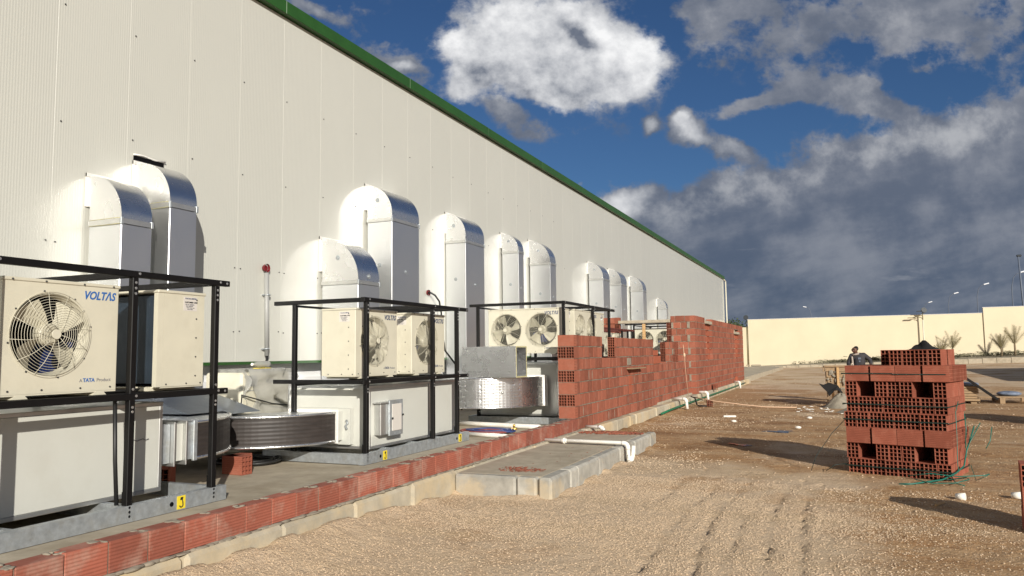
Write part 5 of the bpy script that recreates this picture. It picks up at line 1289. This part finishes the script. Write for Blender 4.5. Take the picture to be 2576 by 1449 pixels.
for (sx_, h_) in ((4.55, 0.55), (3.9, 0.4), (2.4, 0.3)):
    for _ in range(420): b.tint = rnd.random(); a = rnd.random()*6.3; r = rnd.random()**0.5; leaf(b, (sx_+0.6*r*math.cos(a), 72.6+0.4*r*math.sin(a), bz(sx_)+h_*(1-r*r)*rnd.random()), (math.cos(a), math.sin(a), 0.7), 0.16, 0.05)
o = b.build('bed_plants', M['shrub']); tag(o, 'low dark shrubs along the foot of the yellow wall', 'plants', kind='stuff')
def palm(x, y, h, n, label, seed):
    r0 = random.Random(seed); t = thing('young_palm', label, 'palm', (x, y, bz(x)), 0, 'young palms before the yellow wall'); z = bz(x)
    b = MB(); b.tube([(x, y, z-0.1), (x+0.02, y, z+h*0.2), (x+0.01, y, z+h*0.42)], [0.09, 0.075, 0.07], 8); b.build('trunk', M['palmtrunk'], t)
    b = MB()
    for k in range(n):
        a = r0.random()*6.283; el = r0.uniform(0.85, 1.45); L_ = h*r0.uniform(0.6, 0.95); p = Vector((x, y, z+h*0.38)); d = Vector((math.cos(a)*math.cos(el), math.sin(a)*math.cos(el)*0.6, math.sin(el)))
        pts = []
        for s_ in range(11): pts.append(p.copy()); p = p+d*L_/10; d = (d+Vector((math.cos(a)*0.02, 0, -0.02))).normalized()
        b.tint = r0.random()*0.5; b.tube(pts, [0.018*(1-i/12) for i in range(11)], 4)
        for i in range(2, 11):
            dd = (pts[i]-pts[i-1]).normalized(); side = dd.cross(Vector((0, 1, 0.2))).normalized()
            for sg_ in (1, -1):
                for q in (0, 0.5):
                    b.tint = r0.random(); pp = pts[i-1].lerp(pts[i], q); v = (dd*0.8+side*sg_*0.8+Vector((0, r0.uniform(-.4,.4), r0.uniform(-.1,.2)))).normalized(); l = h*0.15*(1.15-abs(i-5)/9); sd = v.cross(Vector((0,1,0))).normalized()*0.014
                    b.add([pp-sd, pp+v*l, pp+sd], [(0,1,2)])
    b.build('fronds', M['palm'], t)
palm(8.55, 72.6, 1.75, 8, 'bushy young palm right of the lamp post', 4); palm(7.7, 72.5, 1.05, 7, 'small young palm closest to the lamp post', 5)
palm(12.95, 72.6, 2.0, 8, 'tallest young palm, at the right photo edge', 6); palm(12.0, 72.5, 1.45, 6, 'leaning young palm beside the tallest one', 9)
def solar_lamp(x, y, z0, h, rz, label, arm=True):
    t = thing('solar_lamp', label, 'lamp post', (x, y, z0), rz, 'solar lamps along the yellow wall')
    b = MB(); b.tube([(0,0,0), (0,0,h*0.83)], [0.06, 0.05], 10); b.build('pole', M['polewhite'] if arm else M['lampolive'], t, local=True)
    b = MB(); b.bbox(-0.16,0.16,-0.16,0.16,0,0.10,0.02); b.build('base', M['concrete'], t, local=True)
    if arm:
        b = MB(); b.tube([(0,0,h*0.80), (0,0,h*0.98)], 0.045, 8); b.tube([(0,0,h*0.93), (-0.35,0,h*0.905), (-0.75,0,h*0.885)], 0.032, 6); b.tube([(0,0,h*0.84), (-0.12,0,h*0.88), (-0.3,0,h*0.885)], 0.028, 6); b.build('bracket', M['lampolive'], t, local=True)
        b = MB(); b.bbox(-1.15,-0.55,-0.09,0.09,h*0.87,h*0.885,0.01, 0, T((0,0,0))); b.build('lamp_panel', M['lampolive'], t, local=True)
        b = MB(); b.tube([(0.02,-0.02,h*0.985), (0.17,-0.12,h*1.07)], 0.035, 6); b.disc((0.10,-0.10,h*1.03), (0.3,-0.9,0.35), 0.23, 0.10, 16); b.build('lamp_head', M['lampblack'], t, local=True)
        b = MB(); b.bbox(-0.45,-0.05,-0.18,0.02,h*1.005,h*1.02,0.005, 0, T((0,0,0))); b.build('solar_panel', M['lampblack'], t, local=True)
    else:
        b = MB(); b.tube([(0,0,h*0.80), (0,0,h*0.97)], 0.05, 8); b.tube([(0,0,h*0.90), (-0.12,-0.02,h*0.935)], 0.03, 6); b.disc((-0.03,-0.10,h*1.02), (0.1,-0.9,0.3), 0.22, 0.12, 16); b.build('lamp_head', M['lampblack'], t, local=True)
    return t
solar_lamp(-7.92, 73.1, 0.24, 4.35, 0, 'black headed solar lamp at the left end of the yellow wall', False)
solar_lamp(6.55, 73.2, 0.75, 4.0, 0, 'solar lamp with a curved bronze arm in front of the yellow wall', True)
street = None
for k, (x, y, h, lab) in enumerate(((13.4, 137.4, 9.0, 'smallest and most distant of the silver street lamps above the yellow wall'), (14.53, 117.1, 9.0, 'second most distant silver street lamp above the wall'), (15.8, 102.4, 9.0, 'silver street lamp just left of the step in the yellow wall'), (16.7, 88.0, 9.0, 'nearest silver street lamp, by the right photo edge'), (-5.25, 139.2, 9.0, 'lone thin street lamp over the left part of the yellow wall'))):
    if street is None:
        street = thing('street_lamp', lab, 'street lamp', (x, y, 0), 0, 'street lamps beyond the yellow wall')
        b = MB(); b.tube([(-0.9,0,0), (-0.9,0,6), (-0.88,0,7.6), (-0.70,0,8.5), (-0.40,0,8.88), (-0.1,0,8.98)], [0.055,0.05,0.045,0.04,0.035,0.03], 8); b.build('pole', M['polesteel'], street, local=True)
        b = MB(); b.bbox(-0.24,0.34,-0.12,0.12,-0.06,0.07,0.04, 0, T((0.05,0,9.02)) @ Matrix.Rotation(-0.25,4,'Y')); b.build('lamp_head', M['lamphead'], street, local=True)
    else: dup(street, (x, y, 0), math.pi if k == 4 else 0, lab)
tp = thing('tall_mast', 'tall grey mast with a dark top cut by the right photo edge', 'mast', (15.5, 82.5, 0))
b = MB(); b.tube([(15.75,82.5,0), (15.6,82.5,6), (15.5,82.5,10.0)], [0.09,0.08,0.07], 10); b.build('pole', M['polesteel'], tp)
b = MB(); b.bbox(15.35,15.75,82.4,82.6,9.98,10.18,0.05); b.build('lamp_head', M['lampblack'], tp)
def tree(x, y, z0, h, w, label, seed):
    r0 = random.Random(seed); t = thing('tree', label, 'tree', (x, y, z0)); b = MB()
    b.tube([(x,y,z0),(x+0.1,y,z0+h*0.3),(x,y,z0+h*0.55)], [0.2,0.16,0.1], 8)
    for k in range(7): a = k*0.9; b.tube([(x+0.05,y,z0+h*0.35),(x+w*0.25*math.cos(a),y+w*0.25*math.sin(a),z0+h*0.6),(x+w*0.42*math.cos(a),y+w*0.42*math.sin(a),z0+h*0.8)], [0.09,0.06,0.02], 5)
    b.build('trunk', M['bark'], t); b = MB()
    for c in range(34):
        a, q = r0.random()*6.283, r0.random()**0.5; cx, cy, cz = x+w*0.5*q*math.cos(a), y+w*0.4*q*math.sin(a), z0+h*(0.55+0.38*r0.random()*(1-0.5*q)); cr = w*r0.uniform(0.06,0.13); tn = r0.random()
        for _ in range(70): b.tint = 0.6*tn+0.4*r0.random(); leaf(b, (cx+r0.gauss(0,cr), cy+r0.gauss(0,cr), cz+r0.gauss(0,cr*0.7)), (r0.gauss(0,1), r0.gauss(0,1), r0.gauss(0.3,1)), 0.24, 0.075)
    b.build('crown', M['leaf'], t)
tree(-9.6, 80, 0.2, 5.0, 4.2, 'dark bushy tree behind the left end of the yellow wall', 3); tree(-12.2, 83, 0.2, 4.6, 4.0, 'tree mostly hidden by the brick wall, left of the other', 8)
b = MB(); b.bbox(-6.9,-6.1,63,67.5,0.02,0.32,0.04); b.bbox(-6.95,-6.2,66.2,66.9,0.3,0.45,0.05); solo(b.build('concrete_blocks', M['concrete']), 'concrete blocks on the ground past the warehouse corner', 'concrete')

# ------------------------------------------------------------------ the worker
def skin(name, nodes, edges, m, parent, sub=2):
    """nodes: key -> (x, y, z, r or (rx, ry)); grows one continuous tapered surface"""
    keys = list(nodes); me = bpy.data.meshes.new(name)
    me.from_pydata([nodes[k][:3] for k in keys], [(keys.index(a), keys.index(c)) for a, c in edges], [])
    o = bpy.data.objects.new(name, me); COL.objects.link(o)
    md = o.modifiers.new('s', 'SKIN'); md.use_smooth_shade = True
    for i, k in enumerate(keys):
        r = nodes[k][3]; me.skin_vertices[0].data[i].radius = r if isinstance(r, tuple) else (r, r)
        me.skin_vertices[0].data[i].use_root = (i == 0)
    o.modifiers.new('d', 'SUBSURF').levels = sub
    bpy.context.view_layer.update()
    nm = bpy.data.meshes.new_from_object(o.evaluated_get(bpy.context.evaluated_depsgraph_get()))
    bpy.data.objects.remove(o); nm.materials.clear(); nm.materials.append(m); nm.name = name
    for p in nm.polygons: p.material_index = 0; p.use_smooth = True
    o = bpy.data.objects.new(name, nm); COL.objects.link(o); o.parent = parent; return o
GM = float(gh(0.4, 25.4))
man = thing('person', 'man in open grey jacket and pale scarf, looking down behind the mortar box', 'person', (0.43, 25.4, GM))
nd = {'pel': (0.03,0.02,0.93,(0.15,0.11)), 'wst': (0.02,0,1.08,(0.14,0.10)), 'chs': (0.03,-0.02,1.28,(0.16,0.11)), 'nkb': (0.01,-0.04,1.44,(0.075,0.07)), 'nk': (-0.02,-0.06,1.50,(0.055,0.055)),
      'jaw': (-0.055,-0.09,1.545,(0.058,0.066)), 'hd': (-0.05,-0.075,1.605,(0.078,0.088)), 'crn': (-0.04,-0.06,1.655,(0.066,0.076)), 'nos': (-0.095,-0.155,1.575,0.014),
      'shR': (0.21,0.0,1.42,0.062), 'elR': (0.37,0.05,1.27,0.046), 'wrR': (0.39,-0.08,1.10,0.030), 'paR': (0.39,-0.12,1.055,(0.034,0.018)),
      'shL': (-0.14,-0.03,1.40,0.062), 'elL': (-0.22,-0.06,1.16,0.046), 'wrL': (-0.20,-0.28,1.08,0.030), 'paL': (-0.19,-0.35,1.06,(0.034,0.018)),
      'hpR': (0.11,0.02,0.86,0.085), 'knR': (0.13,-0.03,0.48,0.055), 'anR': (0.13,0.02,0.09,0.04), 'ftR': (0.12,-0.15,0.045,0.042),
      'hpL': (-0.06,0.02,0.86,0.085), 'knL': (-0.09,-0.05,0.48,0.055), 'anL': (-0.10,0.0,0.09,0.04), 'ftL': (-0.13,-0.17,0.045,0.042)}
ed = [('pel','wst'),('wst','chs'),('chs','nkb'),('nkb','nk'),('nk','jaw'),('jaw','hd'),('hd','crn'),('jaw','nos'),('chs','shR'),('shR','elR'),('elR','wrR'),('wrR','paR'),('chs','shL'),('shL','elL'),('elL','wrL'),('wrL','paL'),
      ('pel','hpR'),('hpR','knR'),('knR','anR'),('anR','ftR'),('pel','hpL'),('hpL','knL'),('knL','anL'),('anL','ftL')]
for sgn, pal, (px, py, pz) in ((1, 'paR', (0.39,-0.12,1.055)), (-1, 'paL', (-0.19,-0.35,1.06))):
    for i, (dx, l) in enumerate(((-0.027,0.036),(-0.009,0.043),(0.009,0.041),(0.027,0.032))):
        a, c = f'{pal}f{i}', f'{pal}g{i}'
        nd[a] = (px+dx, py-0.05, pz-0.015, 0.0095); nd[c] = (px+dx*1.05, py-0.05-l*0.6, pz-0.02-l*0.7, 0.008); ed += [(pal, a), (a, c)]
    nd[pal+'t'] = (px-0.045*sgn, py-0.02, pz-0.012, 0.011); nd[pal+'u'] = (px-0.055*sgn, py-0.055, pz-0.03, 0.009); ed += [(pal, pal+'t'), (pal+'t', pal+'u')]
skin('body', nd, ed, M['skin'], man)
skin('jacket', {'hem': (0.05,0.02,0.98,(0.21,0.155)), 'w': (0.045,0.01,1.12,(0.20,0.145)), 'c': (0.04,-0.0,1.30,(0.20,0.145)), 'n': (0.025,0.0,1.43,(0.12,0.105)),
      'sR': (0.22,0.0,1.43,0.088), 'eR': (0.38,0.05,1.28,0.066), 'cR': (0.395,-0.05,1.13,0.050), 'sL': (-0.15,-0.03,1.41,0.088), 'eL': (-0.235,-0.06,1.16,0.068), 'cL': (-0.21,-0.24,1.09,0.052)},
     [('hem','w'),('w','c'),('c','n'),('c','sR'),('sR','eR'),('eR','cR'),('c','sL'),('sL','eL'),('eL','cL')], M['jacket'], man)
skin('shirt', {'a': (-0.005,-0.075,0.97,(0.10,0.09)), 'b': (-0.01,-0.085,1.18,(0.085,0.085)), 'c': (-0.01,-0.085,1.36,(0.07,0.075))}, [('a','b'),('b','c')], M['shirt'], man)
skin('jacket_lining', {'a': (-0.125,-0.13,1.40,(0.028,0.02)), 'b': (-0.115,-0.16,1.2,(0.03,0.02)), 'c': (-0.10,-0.165,1.0,(0.03,0.02))}, [('a','b'),('b','c')], M['scarf'], man, 1)
b = MB(); b.tube([(-0.02+0.085*math.cos(a*0.45), -0.055+0.085*math.sin(a*0.45), 1.455+0.02*math.cos(a*0.45)) for a in range(14)], 0.028, 8, closed=True); b.build('scarf', M['scarf'], man, local=True)
b = MB(); b.bbox(0.03, 0.12, -0.165, -0.150, 1.30, 1.36, 0.005); b.bbox(0.05, 0.10, -0.166, -0.150, 1.22, 1.27, 0.005); b.build('pocket_flap', M['polesteel'], man, local=True)
skin('hair', {'a': (-0.040,-0.050,1.665,(0.088,0.098)), 'b': (-0.015,-0.02,1.63,(0.094,0.098)), 'c': (0.015,0.01,1.56,(0.068,0.075))}, [('a','b'),('b','c')], M['hair'], man)
b = MB(); b.ball((-0.125,-0.125,1.605), 0.011, 0, 8, 6); b.ball((-0.065,-0.155,1.605), 0.011, 0, 8, 6); b.build('eyes', M['cloth'], man, local=True)
b = MB(); b.ball((-0.10,-0.145,1.535), 0.02, 0, 8, 6, (1.1,0.5,0.35)); b.build('mouth', M['redcap'], man, local=True)
b = MB(); b.ball((0.02,-0.10,1.585), 0.025, 0, 8, 6, (0.45,0.8,1.2)); b.ball((-0.12,-0.04,1.585), 0.025, 0, 8, 6, (0.45,0.8,1.2)); b.build('ears', M['skin'], man, local=True)
skin('trousers', {'p': (0.03,0.02,0.95,(0.17,0.125)), 'hR': (0.11,0.02,0.84,0.10), 'kR': (0.13,-0.03,0.48,0.075), 'aR': (0.13,0.02,0.11,0.06), 'hL': (-0.06,0.02,0.84,0.10), 'kL': (-0.09,-0.05,0.48,0.075), 'aL': (-0.10,0,0.11,0.06)},
     [('p','hR'),('hR','kR'),('kR','aR'),('p','hL'),('hL','kL'),('kL','aL')], M['trousers'], man)
for s_ in ((0.13,0.02,0.12,-0.17), (-0.10,0.0,-0.13,-0.19)):
    b = MB(); b.tube([(s_[0], s_[1]+0.05, 0.05), (s_[0], s_[1]-0.02, 0.055), (s_[2], s_[3]+0.06, 0.05), (s_[2], s_[3], 0.04)], [0.04,0.055,0.05,0.035], 10); b.build('shoe', M['cloth'], man, local=True)
b = MB(); b.bbox(-0.30, 0.62, -0.03, 0.03, -0.012, 0.012, 0.004, 0, T((0.5, 25.22, GM+1.02)) @ Matrix.Rotation(-0.10, 4, 'Y'))
solo(b.build('float_board', M['scarf']), 'long pale float board under the hands of the worker', 'board')

# ------------------------------------------------------------------ light and sky
sd = bpy.data.lights.new('sun', 'SUN'); sd.energy = 5.0; sd.angle = R(0.53); sd.color = (1.0, 0.952, 0.86)
so = bpy.data.objects.new('sun', sd); COL.objects.link(so); so.rotation_euler = SUN.to_track_quat('Z', 'Y').to_euler(); so.location = (20, -20, 20)

w = bpy.data.worlds.new('World'); sc.world = w; w.use_nodes = True
NT = w.node_tree; NN = NT.nodes; LL = NT.links; NN.clear()
class E_:                                                # tiny expression builder for shader maths
    def __init__(s, o): s.o = o
    @staticmethod
    def put(i, v):
        if isinstance(v, E_): LL.new(v.o, i)
        else: i.default_value = v
    @staticmethod
    def op(kind, *a, clamp=False):
        n = NN.new('ShaderNodeMath'); n.operation = kind; n.use_clamp = clamp
        for i, v in enumerate(a): E_.put(n.inputs[i], v)
        return E_(n.outputs[0])
    def __add__(s, t): return E_.op('ADD', s, t)
    __radd__ = __add__
    def __mul__(s, t): return E_.op('MULTIPLY', s, t)
    __rmul__ = __mul__
    def __sub__(s, t): return E_.op('SUBTRACT', s, t)
    def __rsub__(s, t): return E_.op('SUBTRACT', t, s)
    def __truediv__(s, t): return E_.op('DIVIDE', s, t)
    def mx(s, t): return E_.op('MAXIMUM', s, t)
    def mn(s, t): return E_.op('MINIMUM', s, t)
    def sm(s, a, c):
        n = NN.new('ShaderNodeMapRange'); n.interpolation_type = 'SMOOTHSTEP'
        for i, v in enumerate((s, a, c, 0.0, 1.0)): E_.put(n.inputs[i], v)
        return E_(n.outputs[0])
def vdot(v, c):
    n = NN.new('ShaderNodeVectorMath'); n.operation = 'DOT_PRODUCT'; LL.new(v, n.inputs[0]); n.inputs[1].default_value = c; return E_(n.outputs['Value'])
def vcomb(x, y, z):
    n = NN.new('ShaderNodeCombineXYZ')
    for i, v in enumerate((x, y, z)): E_.put(n.inputs[i], v)
    return n.outputs[0]
def wnoise(v, scale, det=8, ro=0.6, dist=0.0, lac=2.0):
    n = NN.new('ShaderNodeTexNoise'); n.inputs['Scale'].default_value = scale; n.inputs['Detail'].default_value = det; n.inputs['Roughness'].default_value = ro
    n.inputs['Distortion'].default_value = dist; n.inputs['Lacunarity'].default_value = lac; LL.new(v, n.inputs['Vector']); return E_(n.outputs['Fac'])
def cmix(f, a, c):
    n = NN.new('ShaderNodeMix'); n.data_type = 'RGBA'; E_.put(n.inputs[0], f)
    for i, v in ((6, a), (7, c)):
        if isinstance(v, tuple): n.inputs[i].default_value = (*v, 1)
        else: LL.new(v, n.inputs[i])
    return n.outputs[2]
tc = NN.new('ShaderNodeTexCoord'); DV = tc.outputs['Generated']
FW = fw.copy(); RT = rt.copy(); UPV = upv.copy()
# a fixed frame on the sky (about north-east of the yard) in which the clouds are laid out
cx_, cy_, cz_ = vdot(DV, RT), vdot(DV, UPV), vdot(DV, FW)
den = cz_.mx(0.15)
u0, v0 = cx_/den, cy_/den                                # gnomonic coordinates on the dome
nv = wnoise(DV, 5.0, 6, 0.6); nw = wnoise(vcomb(u0+7.3, v0+3.1, cz_), 5.0, 6, 0.6)
U = u0+(nv-0.5)*0.10; V = v0+(nw-0.5)*0.10
G = lambda x, y: ((x-1288)/1900, -(y-724.5)/1900)
def blob(x, y, rx, ry, rot=0.0, a=1.0):
    gx, gy = G(x, y); c, s = math.cos(R(rot)), math.sin(R(rot)); rx /= 1900; ry /= 1900
    p = ((U-gx)*c+(V-gy)*s)*(1/rx); q = ((V-gy)*c-(U-gx)*s)*(1/ry)
    return E_.op('POWER', 2.718281828, (p*p+q*q)*(-1.0))*a
def tot(l):
    s = l[0]
    for t in l[1:]: s = s+t
    return s
bright = tot([blob(1420,120,215,130,-10,1.5), blob(1560,170,90,75,0,0.7), blob(1300,100,150,80,0,0.6), blob(1180,150,85,60,0,0.75), blob(1400,215,120,40,0,0.6), blob(1140,225,60,40,0,0.5)])
small = tot([blob(830,25,75,26,-12,0.75), blob(1010,168,52,20,-8,0.8), blob(1640,308,30,18,0,0.75), blob(1722,300,24,18,0,0.8), blob(1755,335,52,34,-30,0.9), blob(1850,385,55,28,-20,0.6), blob(1560,520,70,50,20,0.85), blob(1600,470,100,40,10,0.6), blob(1465,455,18,12,0,0.5), blob(960,100,14,12,0,0.35)])
grey = tot([blob(520,260,520,260,0,0.75), blob(1245,260,120,55,-25,0.8), blob(1290,335,70,34,0,0.45), blob(1765,95,95,95,20,0.72), blob(1820,10,200,40,0,0.62), blob(2280,40,300,74,6,1.1), blob(2460,115,100,48,0,0.6), blob(2090,220,135,46,-12,0.95), blob(1920,262,95,24,14,0.85), blob(2230,262,80,30,-25,0.6), blob(2330,155,45,16,0,0.4)])  # first blob is an unseen cloud added behind the warehouse, greying foil reflections
# the great bank that fills the sky down to the horizon, its upper edge climbing to the right
edge_ = (V-G(0,0)[1])-( (U-G(1500,0)[0])*0.33 + (G(0,552)[1]-G(0,0)[1]) )
bank = (edge_*(-1.0)).sm(-0.04, 0.07)
bank = bank*u0.sm(0.0, 0.10)
P1 = vcomb(u0, v0*1.25, cz_); P2 = vcomb(u0+2.0, v0*1.2+5.0, cz_)
f1 = wnoise(P1, 13.0, 12, 0.60, 0.0); f2 = wnoise(P2, 42.0, 9, 0.62, 0.0)
f0 = wnoise(vcomb(u0+4.1, v0*1.2+0.7, cz_), 5.5, 4, 0.5, 0.0)
ragged = (f0-0.5)*2.6+(f1-0.5)*2.8+(f2-0.5)*1.3
shape = bright+small+grey+bank*1.5
shapeg = small+grey+bank*1.5
dens = (shapeg+ragged*(0.62-0.22*bank)).sm(0.28, 0.70)
dens = dens*(shapeg.sm(0.06, 0.26))
dens = dens.mx((bright+ragged*0.55).sm(0.26, 0.72)*bright.sm(0.03, 0.22))
rest = (wnoise(DV, 2.2, 6, 0.6)+(f1-0.5)*0.25).sm(0.35, 0.78)*cz_.sm(0.35, 0.1)     # ordinary broken cloud over the rest of the dome
dens = dens.mx(rest*0.8); dens = dens.mx(vdot(DV, (0,0,1)).sm(0.52, 0.85)*0.4)  # the overhead grey cloud is unseen, added to dull the blue in the elbows
# shading inside the clouds
f3 = wnoise(vcomb(u0+0.9, v0*1.1+1.3, cz_), 15.0, 10, 0.60, 0.0)
pocket = (f3-0.5)*3.0
core = bright.sm(0.16, 0.95)+(small+ragged*0.25).sm(0.35, 1.15)*0.62
wt = core*(0.80+pocket*0.75+(f1-0.5)*0.35+(f0-0.5)*1.1)
hol = (blob(1470,75,50,20,-38,0.9)+blob(1300,215,75,32,-25,0.75)+blob(1235,255,95,36,-15,0.8)+blob(1195,180,40,26,0,0.35))*(0.35+f1*1.2)
wt = (wt-hol*0.9*core-grey*0.10).mx(0.0).mn(1.0)
streak = wnoise(vcomb(u0*0.8+v0*0.9, v0*3.0-u0*0.9, 0.3), 4.5, 8, 0.58, 0.0)
low = v0.sm(G(0,380)[1], G(0,760)[1])                     # darker and bluer towards the horizon
gcol = cmix((streak*0.45+f3*0.55).sm(0.36, 0.66), (0.115, 0.138, 0.188), (0.255, 0.27, 0.31))
lcol = cmix((streak*0.75+f3*0.25).sm(0.38, 0.66), (0.068, 0.095, 0.150), (0.195, 0.215, 0.26))
gcol = cmix(low*0.85, gcol, lcol)
# sunlit heads along the upper edge of the bank and on the loose grey clouds
head = (edge_*(-1.0)).sm(0.10, 0.0)*u0.sm(0.08, 0.14)*bank
lift = (head*(0.2+f3*1.3)+(grey-0.45)*0.30+pocket*0.50+(f1-0.5)*0.5).sm(0.10, 0.85)*(1.0-low)
gcol = cmix(lift*0.8, gcol, (0.46, 0.47, 0.49))
glint = (wnoise(vcomb(u0*0.9, v0*5.0, 2.0), 6.0, 8, 0.6, 0.0)).sm(0.60, 0.74)*low
gcol = cmix(glint*0.5, gcol, (0.34, 0.35, 0.38))
ccol = cmix(wt, gcol, (0.90, 0.90, 0.90))
# unseen haze added round the sun and behind the camera to brighten foil ducts
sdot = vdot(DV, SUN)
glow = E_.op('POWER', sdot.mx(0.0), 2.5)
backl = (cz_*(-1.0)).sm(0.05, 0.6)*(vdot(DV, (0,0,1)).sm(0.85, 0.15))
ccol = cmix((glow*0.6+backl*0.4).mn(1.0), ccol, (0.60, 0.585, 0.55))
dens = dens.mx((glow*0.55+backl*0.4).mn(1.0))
sky = NN.new('ShaderNodeTexSky'); sky.sky_type = 'NISHITA'; sky.sun_disc = False
sky.sun_elevation = math.asin(SUN.z); sky.sun_rotation = math.atan2(SUN.x, SUN.y); sky.air_density = 1.0; sky.dust_density = 0.4; sky.ozone_density = 1.6
vm = NN.new('ShaderNodeVectorMath'); vm.operation = 'MULTIPLY'; LL.new(sky.outputs[0], vm.inputs[0]); vm.inputs[1].default_value = (0.225, 0.345, 0.51)
vs_ = NN.new('ShaderNodeVectorMath'); vs_.operation = 'SCALE'; LL.new(ccol, vs_.inputs[0]); vs_.inputs['Scale'].default_value = 10.0
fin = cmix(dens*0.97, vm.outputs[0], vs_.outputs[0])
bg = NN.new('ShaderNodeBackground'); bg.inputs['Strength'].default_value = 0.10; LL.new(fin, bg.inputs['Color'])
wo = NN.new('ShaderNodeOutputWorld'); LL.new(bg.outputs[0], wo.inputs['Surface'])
sc.view_settings.view_transform = 'Standard'; sc.view_settings.look = 'None'; sc.view_settings.exposure = 0.12; sc.view_settings.gamma = 1.0
sc.cycles.max_bounces = 8; sc.cycles.caustics_reflective = True; sc.cycles.blur_glossy = 0.3; sc.cycles.sample_clamp_indirect = 30
